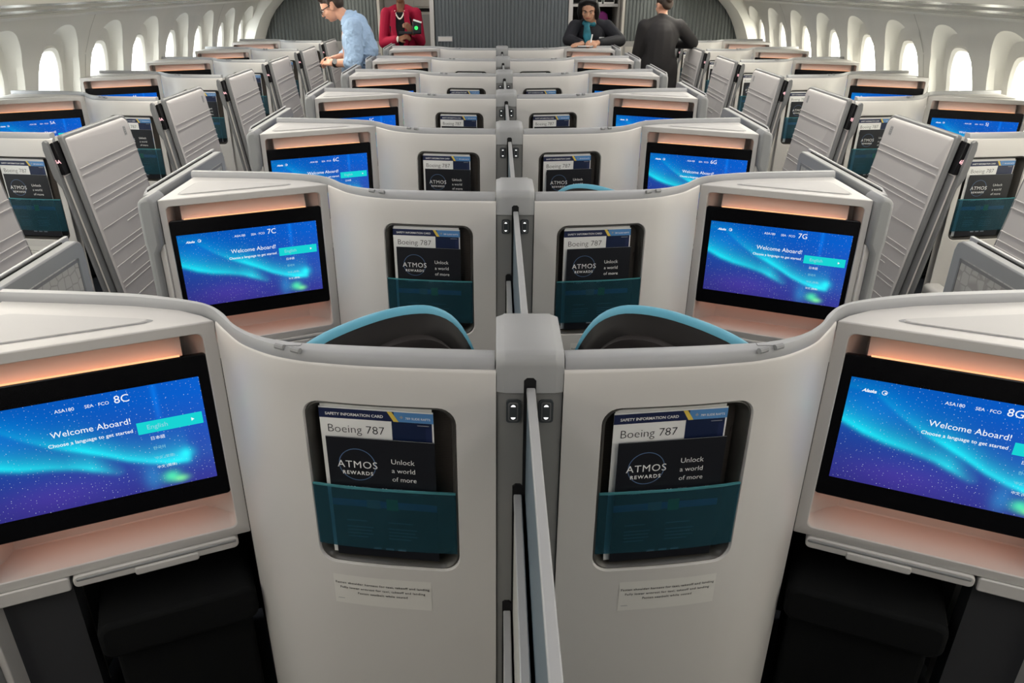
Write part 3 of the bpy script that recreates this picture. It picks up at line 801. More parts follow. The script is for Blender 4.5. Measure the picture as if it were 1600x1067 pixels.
def make_partition():
    root = empty('privacy_divider', (0, 0, 0))
    for a, zt, m in ((0.0015, 1.070, PANEL1), (-0.0185, 0.846, PANEL2), (-0.0365, 0.560, PANEL2)):
        p = MB(1); p.box(a - 0.0062, a + 0.0062, -0.905, -0.0015, 0.03, zt - 0.012, m)
        po = p.build('divider_panel', root)
        e = MB(1); e.box(a - 0.0075, a + 0.0075, -0.905, -0.0015, zt - 0.012, zt, EDGE)
        e.build('edge_trim', po, bevel=0.002)
    return root

# ------------------------------------------------------------------ seat (its teal edged head shell shows over the panel in front)
def make_seat(s, dz):
    root = empty('seat', (0, 0, 0))
    CX, CY = 0.245, 0.205
    def fr(t, z, w): return (CX + UX * t - NX * w, CY + UY * t - NY * w, z)   # t outward, w forward
    T = [-.165, -.155, -.135, -.105, -.065, -.02, .03, .08, .125, .16, .19, .212, .222]
    Z = [z + dz for z in (0.93, 0.995, 1.050, 1.094, 1.119, 1.127, 1.126, 1.118, 1.107, 1.095, 1.079, 1.05, 0.98)]
    arch = crom([(t, z) for t, z in zip(T, Z)], 3)
    hd = MB(s)
    rings = []
    for k, (t, z) in enumerate(arch):
        t2 = t * 0.93
        rings.append([fr(t, z, 0.0), fr(t, z - 0.004, -0.012), fr(t2, z - 0.012, -0.024), fr(t2, z - 0.022, -0.034), fr(t * 0.90, z - 0.03, -0.042), fr(t * .88, z - 0.06, -0.048), fr(t * .86, 0.55, -0.052), fr(t * .86, 0.55, 0.03), fr(t * .93, z - 0.04, 0.03)])
    hd.loft(rings, LEATHER, False, True)
    hd.build('backrest', root, angle=60)
    tl = MB(s)
    rr = []
    for i, (t, z) in enumerate(arch):
        rr.append([fr(t + .0, z + .004, 0.004), fr(t, z + 0.0055, -0.004), fr(t, z + 0.002, -0.013), fr(t * .97, z - 0.006, -0.016), fr(t * .95, z - 0.015, 0.0), fr(t * .97, z - 0.006, 0.012)])
    tl.loft(rr, TEALFAB)
    tl.build('head_bolster', root, angle=70)['label'] = 'teal padded edge of the head shell'
    ro = MB(s)
    A2 = [(t * 0.86, z - 0.036 - 0.05 * (t / .2) ** 2) for t, z in arch[3:-3]]
    rr = [[fr(t, z, -0.040), fr(t, z - 0.004, -0.060), fr(t * .98, z - 0.02, -0.064), fr(t * .94, z - .10, -0.064), fr(t * .92, 0.6, -0.064), fr(t * .97, 0.6, -0.04)] for t, z in A2]
    ro.loft(rr, LEATHER2, False, True)
    ro.build('rear_pad', root, angle=60)
    cu = MB(s)
    cu.prism(rrectc(-0.21, 0.21, 0.36, 0.49, 0.04), lambda x, y, t: fr(x, y, t), 0.06, 0.52, LEATHER)
    cu.build('seat_cushion', root, bevel=0.02, seg=3)
    return root

# ------------------------------------------------------------------ cabin shell
PROFILE = [(0.0, 2.74), (0.35, 2.90), (0.58, 2.945), (0.80, 2.95), (1.05, 2.925), (1.25, 2.88), (1.38, 2.825), (1.50, 2.755)]
def wa(z): return float(np.interp(z, [p[0] for p in PROFILE], [p[1] for p in PROFILE]))
WY0, WP, WZ = 5.20, 0.668, 1.045
WIN = [WY0 + WP * k for k in range(-7, 7)]
YB, YF = -1.2, 9.62
def make_sidewall(s):
    mb = MB(s)
    N = 72
    angs = [2 * math.pi * i / N for i in range(N)]
    zlo, zhi = 0.58, 1.50
    corner = [math.atan2(zc - WZ, y) % (2 * math.pi) for y in (-WP / 2, WP / 2) for zc in (zlo, zhi)]
    for c in corner:
        i = min(range(N), key=lambda k: abs(angs[k] - c)); angs[i] = c
    def se(cx, sz, rx, rz, n): return (abs(cx / rx) ** n + abs(sz / rz) ** n) ** (-1.0 / n)
    for yc in WIN:
        def P(y, z, out): return (wa(z) + out, yc + y, z)
        rings = [[], [], [], [], [], [], []]
        for an in angs:
            c, q = math.cos(an), math.sin(an)
            rr = min(WP / 2 / max(abs(c), 1e-6), ((zhi - WZ) if q > 0 else (WZ - zlo)) / max(abs(q), 1e-6))
            ra = se(c, q, .262, .405, 2.3) if q > 0 else se(c, q, .262, .44, 5)
            ra = min(ra, rr - .012)
            rw = se(c, q, .156, .248, 2.7)
            up = max(q, 0.0)
            rings[0].append(P(rr * c, WZ + rr * q, 0))
            rings[1].append(P(ra * c, WZ + ra * q, 0))
            rk = rw + (ra - rw) * (0.96 - 0.05 * up)
            rings[2].append(P(rk * c, WZ + rk * q, 0.050 - 0.022 * up))
            rk = rw + (ra - rw) * (0.60 + 0.05 * up)
            rings[3].append(P(rk * c, WZ + rk * q, 0.075))
            rk = rw + 0.030
            rings[4].append(P(rk * c, WZ + rk * q, 0.085))
            rk = rw + 0.019
            rings[5].append(P(rk * c, WZ + rk * q, 0.074))
            rings[6].append(P(rw * c, WZ + rw * q, 0.090))
        mb.loft(rings, WALL, True, False)
    ys = [YB] + [WIN[0] - WP / 2 + WP * k for k in range(len(WIN) + 1)] + [YF]
    zz = [0.0, .2, .35, .5, .58]
    for i in range(len(ys) - 1):
        for j in range(len(zz) - 1):
            mb.face([(wa(zz[j]), ys[i], zz[j]), (wa(zz[j]), ys[i + 1], zz[j]), (wa(zz[j + 1]), ys[i + 1], zz[j + 1]), (wa(zz[j + 1]), ys[i], zz[j + 1])], WALL)
    for y0, y1 in ((ys[0], ys[1]), (ys[-2], ys[-1])):
        if y1 - y0 > 1e-4:
            z2 = [.58, .8, 1.05, 1.25, 1.4, 1.50]
            for j in range(5): mb.face([(wa(z2[j]), y0, z2[j]), (wa(z2[j]), y1, z2[j]), (wa(z2[j + 1]), y1, z2[j + 1]), (wa(z2[j + 1]), y0, z2[j + 1])], WALL)
    o = mb.build('wall_left' if s < 0 else 'wall_right', None, angle=26, loc=(XC, 0, 0))
    tag(o, kind='structure')
    return o
def make_window(s, yc, n):
    """reveal tube and pane of one window"""
    def loop(k, out):
        r = []
        for i in range(40):
            an = 2 * math.pi * i / 40; c, q = math.cos(an), math.sin(an)
            rw = (abs(c / .156) ** 2.7 + abs(q / .248) ** 2.7) ** (-1 / 2.7) * k
            r.append((wa(WZ + rw * q) + out, yc + rw * c, WZ + rw * q))
        return r
    mb = MB(s)
    mb.loft([loop(1.01, .088), loop(.985, .100), loop(.97, .118), loop(.955, .121), loop(.95, .145)], WALL, True, False)
    o = mb.build('window_%d' % n, None, angle=50, loc=(XC, 0, 0)); tag(o, kind='structure')
    p = MB(s); p.face(loop(.952, .140), GLASS)
    po = p.build('window_pane', o, smooth=False)
    return o

def build_cabin():
    for s in (-1, 1):
        make_sidewall(s)
        for i, y in enumerate(WIN): make_window(s, y, i + 1 + (0 if s < 0 else len(WIN)))
        # overhead: sill ledge, service panel with long grooves, bin
        prof = [(2.755, 1.50), (2.74, 1.512), (2.70, 1.519), (2.66, 1.522), (2.60, 1.524), (2.595, 1.536), (2.54, 1.542), (2.535, 1.556), (2.44, 1.566), (2.43, 1.554), (2.36, 1.57), (2.35, 1.59), (2.22, 1.604), (2.21, 1.592), (2.14, 1.606), (2.13, 1.63), (1.95, 1.66), (1.75, 1.72), (1.60, 1.81), (1.48, 1.93), (1.40, 2.08), (1.36, 2.22)]
        bn = MB(s)
        for i in range(len(prof) - 1):
            (a0, z0), (a1, z1) = prof[i], prof[i + 1]
            m = BINSTRIPE if i in (5, 7, 9, 11, 13, 15) else BIN
            bn.face([(a0, YB, z0), (a0, YF, z0), (a1, YF, z1), (a1, YB, z1)], m)
        o = bn.build('trim_1' if s < 0 else 'trim_2', None, angle=25, loc=(XC, 0, 0)); tag(o, kind='structure')
        # sidewall panel seams
        sm = MB(s)
        for y in (WIN[0] - WP / 2 + WP * 4, WIN[0] - WP / 2 + WP * 8, WIN[0] - WP / 2 + WP * 12):
            zs = [0.6, .8, 1.05, 1.25, 1.4, 1.50]
            for j in range(5):
                sm.face([(wa(zs[j]) - .0012, y - .0025, zs[j]), (wa(zs[j]) - .0012, y + .0025, zs[j]), (wa(zs[j + 1]) - .0012, y + .0025, zs[j + 1]), (wa(zs[j + 1]) - .0012, y - .0025, zs[j + 1])], WALLSEAM)
        o = sm.build('trim_3' if s < 0 else 'trim_4', None, loc=(XC, 0, 0)); tag(o, kind='structure')
    fl = MB(1); fl.box(-3.0, 3.0, YB, YF + 1.2, -0.05, 0.0, CARPET)
    tag(fl.build('floor', None, loc=(XC, 0, 0), smooth=False), kind='structure')
    ce = MB(1)
    pr = [(-1.36, 2.22), (-1.15, 2.30), (-0.6, 2.36), (0, 2.37), (0.6, 2.36), (1.15, 2.30), (1.36, 2.22)]
    for i in range(6): ce.face([(pr[i][0], YB, pr[i][1]), (pr[i][0], YF + 1.2, pr[i][1]), (pr[i + 1][0], YF + 1.2, pr[i + 1][1]), (pr[i + 1][0], YB, pr[i + 1][1])], BIN)
    ce.box(-3.1, 3.1, YB, YF + 1.2, 2.42, 2.45, BIN)
    tag(ce.build('ceiling', None, loc=(XC, 0, 0)), kind='structure')
    bk = MB(1); bk.box(-3.1, 3.1, YB - .05, YB, 0, 2.42, GALLEY)
    tag(bk.build('wall_back', None, loc=(XC, 0, 0), smooth=False), kind='structure')
    # ceiling lamps: long diffusers over both aisles and the centre
    for k, y0 in enumerate((-1.0, 1.1, 3.2, 5.3, 7.4)):
        for a, w in ((-0.95, 0.28), (0.95, 0.28)):
            r = empty('ceiling_light', (XC + a, y0 + 1.0, 2.30))
            b = MB(1); b.box(-w / 2, w / 2, -0.95, 0.95, -0.02, -0.012, CEILEM); b.build('diffuser', r, smooth=False)
            b = MB(1)
            b.box(-w / 2 - .02, -w / 2, -0.97, 0.97, -0.028, 0.02, BIN); b.box(w / 2, w / 2 + .02, -0.97, 0.97, -0.028, 0.02, BIN); b.build('lamp_housing', r)
            tag(r, 'long cabin ceiling light over the %s aisle, number %d from the rear wall' % ('port' if a < 0 else 'starboard', k + 1), 'ceiling light', 'ceiling lights over the %s aisle' % ('port' if a < 0 else 'starboard'))
        for s in (-1, 1):
            r = empty('fill_strip', (XC + s * 1.85, y0 + 1.0, 1.69))  # added light source, kept out of view, for the sidewalls
            b = MB(s)
            b.face([(-.05, -.98, .003), (.05, -.98, -.027), (.05, .98, -.027), (-.05, .98, .003)], FILLEM); b.build('diffuser', r, smooth=False)
            tag(r, 'added slim fill light under the %s bins, number %d from the rear wall' % ('port' if s < 0 else 'starboard', k + 1), 'fill light', 'added fill lights under the %s bins' % ('port' if s < 0 else 'starboard'))

def ribs(mb, x0, x1, z0, z1, y, m, pitch=0.042):
    n = int((x1 - x0) / pitch); p = (x1 - x0) / n
    xs = []
    for i in range(n):
        for t, d in ((0, .006), (.15, .001), (.3, -.005), (.7, -.005), (.85, .001)): xs.append((x0 + p * (i + t), d))
    xs.append((x1, .006))
    for i in range(len(xs) - 1):
        (u, d), (v, e) = xs[i], xs[i + 1]
        mb.face([(u, y + d, z0), (v, y + e, z0), (v, y + e, z1), (u, y + d, z1)], m)
def build_bulkhead():
    o = MB(1)
    Z2 = 2.42
    ribs(o, -0.775, 0.785, 0.0, Z2, YF - 0.03, RIB)
    o.box(-0.775, 0.785, YF - .02, YF, 0, Z2, RIB)
    for a in (-0.83, 0.787):
        o.box(a, a + 0.048, YF - .05, YF + .04, 0, Z2, WHITE2)
    for s in (-1, 1):
        x0, x1 = (1.44, 2.96)
        mb = MB(s); ribs(mb, x0, x1, 1.06, Z2, YF - .03, RIBD); mb.box(x0, x1, YF - .02, YF, 0, Z2, WAIN); mb.box(x0, x1, YF - .05, YF - .018, 0, 1.06, WAIN)
        mb.box(x0 + .03, x0 + .30, YF - .055, YF - .05, .15, 1.00, GALLEY)
        mb.box(x0 - .03, x0, YF - .05, YF + .04, 0, Z2, GALLEY)
        w = mb.build('trim_5' if s < 0 else 'trim_6', None, loc=(XC, 0, 0), angle=30); tag(w, kind='structure')
        # white curved closing strip where the bulkhead meets the sidewall
        tr = MB(s)
        zs = [0.9, 1.05, 1.2, 1.3, 1.4, 1.5, 1.6, 1.75]
        aa = [2.90, 2.86, 2.80, 2.75, 2.68, 2.58, 2.44, 2.2]
        rings = [[(a - .07, YF - .10, z), (a + .02, YF - .20, z), (a + .22, YF - .20, z), (a + .22, YF - .05, z), (a - .07, YF - .05, z)] for a, z in zip(aa, zs)]
        tr.loft(rings, WALL)
        w = tr.build('trim_7' if s < 0 else 'trim_8', None, loc=(XC, 0, 0), angle=40); tag(w, kind='structure')
    tag(o.build('wall_front', None, loc=(XC, 0, 0), angle=30), kind='structure')
    g = MB(1)
    g.box(-3.0, 3.0, YF + .75, YF + .80, 0, Z2, GALLEY)
    for a in (-1.44, -0.80, 0.80, 1.44): g.box(a - .012, a + .012, YF, YF + .75, 0, Z2, GALLEY)
    tag(g.build('wall_galley', None, loc=(XC, 0, 0), smooth=False), kind='structure')
    # framed notice on the ribbed bulkhead
    n = MB(1)
    n.box(XC - 0.745, XC - 0.57, YF - 0.048, YF - 0.036, 1.055, 1.115, GREYPR); n.box(XC - 0.738, XC - 0.577, YF - 0.0495, YF - 0.047, 1.062, 1.108, PLACARD)
    tag(n.build('notice_plate', None, bevel=0.001), 'small pale notice plate low on the grey ribbed bulkhead', 'notice plate')
    # left galley opening: locker with dark upper recess
    lk = empty('galley_locker', (XC - 1.12, YF + .45, 0))
    b = MB(1); b.box(-.30, .30, 0, .28, 0, 1.36, GALLEY); b.box(-.30, .30, 0, .28, 1.40, 2.2, GALLEY); b.box(-.30, .30, .1, .28, 1.36, 1.40, BLACK); b.build('locker_body', lk, bevel=.004)
    b = MB(1); b.box(.06, .29, -.012, 0, .3, 1.33, WAIN); b.box(.06, .29, -.012, 0, 1.42, 2.1, GALLEY); b.build('locker_door', lk, bevel=.004)
    b = MB(1); b.box(-.255, -.235, -.02, 0, 1.55, 1.60, BLACK); b.build('door_latch', lk)
    tag(lk, 'beige galley locker behind the person in the red jacket', 'locker')
    # right galley opening: rack with shelves and carriers
    rk = empty('galley_rack', (XC + 1.12, YF + .20, 0))
    b = MB(1)
    b.box(-.30, -.27, 0, .5, 0, 2.2, GALLEY); b.box(.27, .30, 0, .5, 0, 2.2, GALLEY); b.box(-.30, .30, .46, .5, 0, 2.2, BLACK)
    b.build('rack_frame', rk, bevel=.003)
    for z in (1.02, 1.425, 1.75):
        b = MB(1); b.box(-.27, .27, -.01, .46, z, z + .03, WHITE2); b.build('shelf', rk, bevel=.004)
    tag(rk, 'white shelved galley rack in the opening behind the person writing', 'rack')
    for k, x in enumerate((0.02, 0.165)):
        c = empty('carrier_box', (XC + 1.12 + x, YF + .22, 1.455))
        b = MB(1); b.box(-.066, .066, 0, .40, 0, .26, STEEL); b.build('box_body', c, bevel=.004)
        b = MB(1); b.box(-.056, .056, -.006, 0, .02, .24, BLACK); b.tube([(-.035, -.012, .07), (-.02, -.02, .055), (.02, -.02, .055), (.035, -.012, .07)], .006, WHITEPR); b.build('box_front', c)
        tag(c, 'steel galley carrier box with black front, %s on the upper shelf' % ('nearer the bulkhead frame' if k == 0 else 'nearer the aisle'), 'carrier box', 'galley carrier boxes')
    bg_ = MB(1)
    prof = [(-.15, 0), (-.17, .08), (-.15, .17), (-.08, .22), (.0, .20), (.08, .22), (.13, .18), (.15, .09), (.13, 0)]
    bg_.prism(prof, lambda x, y, t: (x, t, y), 0, .2, PURPLE)
    o = bg_.build('purple_bag', None, bevel=.03, seg=3, loc=(XC + 1.15, YF + .24, 1.16)); tag(o, 'crumpled purple bag on the galley rack shelf', 'bag')
    for k, (x, y) in enumerate(((.20, .0), (.235, .09), (.16, .05))):
        j = MB(1)
        j.loft([[(.03 * r * math.cos(a), .03 * r * math.sin(a), z) for a in np.linspace(0, 2 * math.pi, 14, endpoint=False)] for z, r in ((0, .9), (.01, 1), (.11, 1), (.135, .7), (.15, .38), (.18, .38))], WHITEPR)
        o = j.build('white_bottle', None, loc=(XC + 1.12 + x, YF + .23 + y, 1.0505)); tag(o, 'white bottle on the lower galley shelf, %s' % ('in front', 'deepest against the frame', 'beside the purple bag')[k], 'bottle', 'white bottles on the galley shelf')

build_cabin()
build_bulkhead()

# ------------------------------------------------------------------ rows
SIDE_A, SIDE_B = 1.83, -0.10
def row_y(n): return Y8 + PITCH * (8 - n)
card0, broch0 = make_card(), make_brochure()
used = set()
def first_or_copy(o):
    if o.name in used: c = o.copy(); COL.objects.link(c); return c
    used.add(o.name); return o
# chord of the pocket, in unit coordinates
_p0, _p1 = pan(PU - PW * .85, 0), pan(PU + PW * .85, 0)
CH = Vector((_p1[0] - _p0[0], _p1[1] - _p0[1], 0)); CHN = CH.normalized()
CN = Vector((CHN.y, -CHN.x, 0))
random.seed(5)
def add_cards(s, base, seat):
    ctr = Vector(pan(PU, 0))
    rz = math.atan2(CHN.y, CHN.x) * s
    for proto, w, dz, dx, nm in ((card0, -0.0185, 0.6665, -0.009, 'card'), (broch0, -0.0115, 0.667, -0.003, 'broch')):
        o = first_or_copy(proto)
        c = ctr + CN * w + CHN * (dx * s + random.uniform(-.003, .003) * (0 if seat[0] in '78' else 1))
        o.location = (base[0] + s * c.x, base[1] + c.y, dz)
        o.rotation_euler = (0, 0, rz)
        col = seat[1]
        if nm == 'card':
            tag(o, 'white and navy safety card standing in the pocket beside the screen %s' % seat, 'card', 'safety cards in the suite pockets')
        else:
            tag(o, 'black rewards brochure in front of the safety card beside the screen %s' % seat, 'brochure', 'black brochures in the suite pockets')
LETTER = {(-1, False): 'C', (1, False): 'G', (-1, True): 'A', (1, True): 'J'}
protos = {}
for side in (False, True):
    for s in (-1, 1):
        rows = range(8, 1, -1) if not side else range(7, 0, -1)
        proto = make_shell(s, side)
        for i, n in enumerate(rows):
            o = proto if i == 0 else None
            if o is None:
                o = proto.copy(); COL.objects.link(o)
                for ch in proto_children:
                    cc = ch.copy(); COL.objects.link(cc); cc.parent = o
                    for g in ch.children:
                        if g.name.startswith(('screen', 'number_text')): continue
                        gg = g.copy(); COL.objects.link(gg); gg.parent = cc
            else:
                proto_children = list(proto.children)
            base = (XC + s * (SIDE_A if side else 0), row_y(n) + (SIDE_B if side else 0))
            o.location = (base[0], base[1], 0)
            seat = '%d%s' % (n, LETTER[(s, side)])
            sc = make_screen(s, seat)
            sc.parent = [c for c in o.children if c.name.startswith('monitor')][0]
            if side:
                nt_ = make_number(s, seat)
                nt_.parent = [c for c in o.children if c.name.startswith('privacy_wing')][0]
            tag(o, 'white %s suite shell with pocket and monitor, its screen showing seat %s' % ('window-side' if side else 'centre', seat), 'suite shell', 'white suite shells')
            add_cards(s, base, seat)
post0, part0 = make_post(), make_partition()
for n in range(8, 1, -1):
    p = post0 if n == 8 else copy_tree(post0)
    p.location = (XC, row_y(n), 0)
    tag(p, 'grey divider post with lit arrow switches between screens %dC and %dG' % (n, n), 'divider post', 'grey centre divider posts')
    q = part0 if n == 8 else copy_tree(part0)
    q.location = (XC, row_y(n), 0)
    tag(q, 'stepped sliding divider panels running back from the post between screens %dC and %dG' % (n, n), 'divider', 'sliding divider panels')
for s in (-1, 1):
    seat0 = make_seat(s, 0.0); seat1 = make_seat(s, -0.062); seat2 = make_seat(s, -0.03) if s > 0 else seat1
    for n in range(8, 1, -1):
        p = seat0 if n == 8 else (seat2 if n == 7 else (seat1 if n == 6 and s > 0 else copy_tree(seat1)))
        p.location = (XC, row_y(n), 0)
        tag(p, 'dark leather seat with teal edged headrest behind the panel of screen %d%s' % (n, 'C' if s < 0 else 'G'), 'seat', 'dark seats behind the panels')

# ------------------------------------------------------------------ people
def frustum(bm, p, q, r0, r1, n=12):
    p, q = Vector(p), Vector(q)
    for c, r in ((p, r0), (q, r1)):
        bmesh.ops.create_uvsphere(bm, u_segments=n, v_segments=8, radius=r, matrix=Matrix.Translation(c))
    d = q - p
    if d.length > 1e-4:
        rot = d.to_track_quat('Z', 'Y').to_matrix().to_4x4()
        bmesh.ops.create_cone(bm, cap_ends=True, segments=n, radius1=r0, radius2=r1, depth=d.length, matrix=Matrix.Translation((p + q) / 2) @ rot)
def blob(name, parts, parent, voxel=0.008, smooth=4, sharp=180):
    """parts: ('c', p, q, r0, r1, mat) tapered limb, ('e', c, (rx,ry,rz), mat[, rotz, rotx]) ellipsoid -> one continuous mesh"""
    bm = bmesh.new()
    for p in parts:
        if p[0] == 'c': frustum(bm, p[1], p[2], p[3], p[4])
        else:
            M = Matrix.Translation(Vector(p[1]))
            if len(p) > 4: M = M @ Matrix.Rotation(p[4], 4, 'Z')
            if len(p) > 5: M = M @ Matrix.Rotation(p[5], 4, 'X')
            M = M @ Matrix.Diagonal((*p[2], 1))
            bmesh.ops.create_uvsphere(bm, u_segments=18, v_segments=12, radius=1.0, matrix=M)
    me = bpy.data.meshes.new(name); bm.to_mesh(me); bm.free()
    t = bpy.data.objects.new('tmp', me); COL.objects.link(t)
    r = t.modifiers.new('r', 'REMESH'); r.mode = 'VOXEL'; r.voxel_size = voxel
    sm = t.modifiers.new('s', 'SMOOTH'); sm.iterations = smooth; sm.factor = 0.5
    bpy.context.view_layer.update()
    out = bpy.data.meshes.new_from_object(t.evaluated_get(bpy.context.evaluated_depsgraph_get()))
    bpy.data.objects.remove(t)
    out.name = name
    mats = []
    for p in parts:
        m = p[5] if p[0] == 'c' else p[3]
        if m not in mats: mats.append(m)
    n = len(out.polygons)
    C = np.zeros(n * 3); out.polygons.foreach_get('center', C); C = C.reshape(-1, 3)
    best = np.full(n, 1e9); idx = np.zeros(n, int)
    for p in parts:
        if p[0] == 'c':
            a, b = np.array(p[1], float), np.array(p[2], float); ab = b - a
            t_ = np.clip(((C - a) @ ab) / max(ab @ ab, 1e-9), 0, 1)
            d = np.linalg.norm(C - (a + t_[:, None] * ab), axis=1) - (p[3] + (p[4] - p[3]) * t_)
            m = p[5]
        else:
            q = C - np.array(p[1], float)
            if len(p) > 4:
                Mi = np.array((Matrix.Rotation(p[4], 3, 'Z') @ (Matrix.Rotation(p[5], 3, 'X') if len(p) > 5 else Matrix.Identity(3))).inverted())
                q = q @ Mi.T
            rr = np.array(p[2]); d = (np.linalg.norm(q / rr, axis=1) - 1) * min(rr); m = p[3]
        k = d < best; best[k] = d[k]; idx[k] = mats.index(m)
    out.materials.clear()
    for m in mats: out.materials.append(m)
    out.polygons.foreach_set('material_index', idx)
    out.polygons.foreach_set('use_smooth', [True] * n)
    o = bpy.data.objects.new(name, out); COL.objects.link(o); o.parent = parent
    return o
def hand(parts, wrist, tip, up, m, side=1, curl=0.6, scale=1.0):
    """palm, four fingers and a thumb; tip: direction of the hand, up: back of the hand"""
    W = Vector(wrist); d = (Vector(tip) - W).normalized(); u = Vector(up).normalized(); r = d.cross(u).normalized() * side; u = r.cross(d).normalized() * side
    k = scale
    for i in range(4):
        o = r * (0.030 - 0.020 * i) * k
        parts.append(('c', tuple(W + o * .7), tuple(W + d * 0.080 * k + o), 0.014 * k, 0.0115 * k, m))
        L = (0.030, 0.036, 0.034, 0.027)[i] * k
        p = W + d * 0.082 * k + o
        for j in range(3):
            dd = (d * math.cos(curl * (j + .5)) - u * math.sin(curl * (j + .5)))
            q = p + dd * L * (1, .75, .6)[j]
            parts.append(('c', tuple(p), tuple(q), 0.0090 * k, 0.0080 * k, m)); p = q
    p = W + d * 0.025 * k + r * 0.030 * k
    q = p + (d * .7 + r * .6 - u * .25).normalized() * 0.040 * k
    parts.append(('c', tuple(p), tuple(q), 0.0125 * k, 0.0105 * k, m))
    parts.append(('c', tuple(q), tuple(q + (d * .9 - u * .4).normalized() * 0.030 * k), 0.0105 * k, 0.0085 * k, m))
def head(parts, c, yaw, pitch, m):
    """c: head centre; yaw: 0 faces -y, pitch > 0 looks down.  Returns the head frame function (right, front, up)."""
    R = Matrix.Rotation(yaw, 3, 'Z') @ Matrix.Rotation(pitch, 3, 'X')
    def h(x, y, z): return tuple(Vector(c) + R @ Vector((x, -y, z)))     # y forward (face)
    parts.append(('e', h(0, -.012, .03), (.076, .094, .088), m, yaw, pitch))
    parts.append(('e', h(0, .030, -.030), (.060, .058, .078), m, yaw, pitch))
    parts.append(('e', h(0, .055, -.083), (.026, .024, .020), m, yaw, pitch))
    parts.append(('c', h(0, .086, .012), h(0, .104, -.024), .008, .012, m))
    for s in (-1, 1):
        parts.append(('e', h(s * .074, -.012, -.01), (.010, .020, .031), m, yaw, pitch))
        parts.append(('e', h(s * .040, .052, -.025), (.022, .026, .024), m, yaw, pitch))
        parts.append(('c', h(s * .014, .087, .020), h(s * .045, .074, .020), .008, .007, m))
    parts.append(('c', h(-.020, .084, -.054), h(.020, .084, -.054), .0075, .0075, m))
    return h
def face_bits(root, h, lips):
    e = MB(1)
    for s in (-1, 1):
        e.ellipsoid(h(s * .031, .079, .004), (.008, .005, .0035), WHITEPR, 10, 6)
        e.ellipsoid(h(s * .031, .086, .003), (.0055, .004, .0055), INK, 8, 6)
    e.build('eyes', root)
    b = MB(1)
    for s in (-1, 1): b.tube([h(s * .016, .095, .022), h(s * .034, .089, .027), h(s * .050, .077, .021)], .0042, HAIRB, 6)
    b.build('eyebrows', root)
    l = MB(1)
    l.tube([h(-.022, .083, -.054), h(-.008, .0925, -.050), h(.008, .0925, -.050), h(.022, .083, -.054)], .0055, lips, 6)
    l.build('lips', root)
def legs(parts, x, y, zhip, m, shoe, dx=0.09, face=-1, w=1.0):
    for s in (-1, 1):
        parts.append(('c', (x + s * dx * w, y, zhip), (x + s * dx * w, y, 0.50), .088 * w, .058 * w, m))
        parts.append(('c', (x + s * dx * w, y, 0.50), (x + s * dx * w, y + .02, 0.09), .056 * w, .040 * w, m))
        parts.append(('c', (x + s * dx * w, y + .02, 0.05), (x + s * dx * w, y + face * .14, 0.035), .042, .034, shoe))
LIPS = mat('lips', (0.36, 0.10, 0.08), 0.4, 0.4)

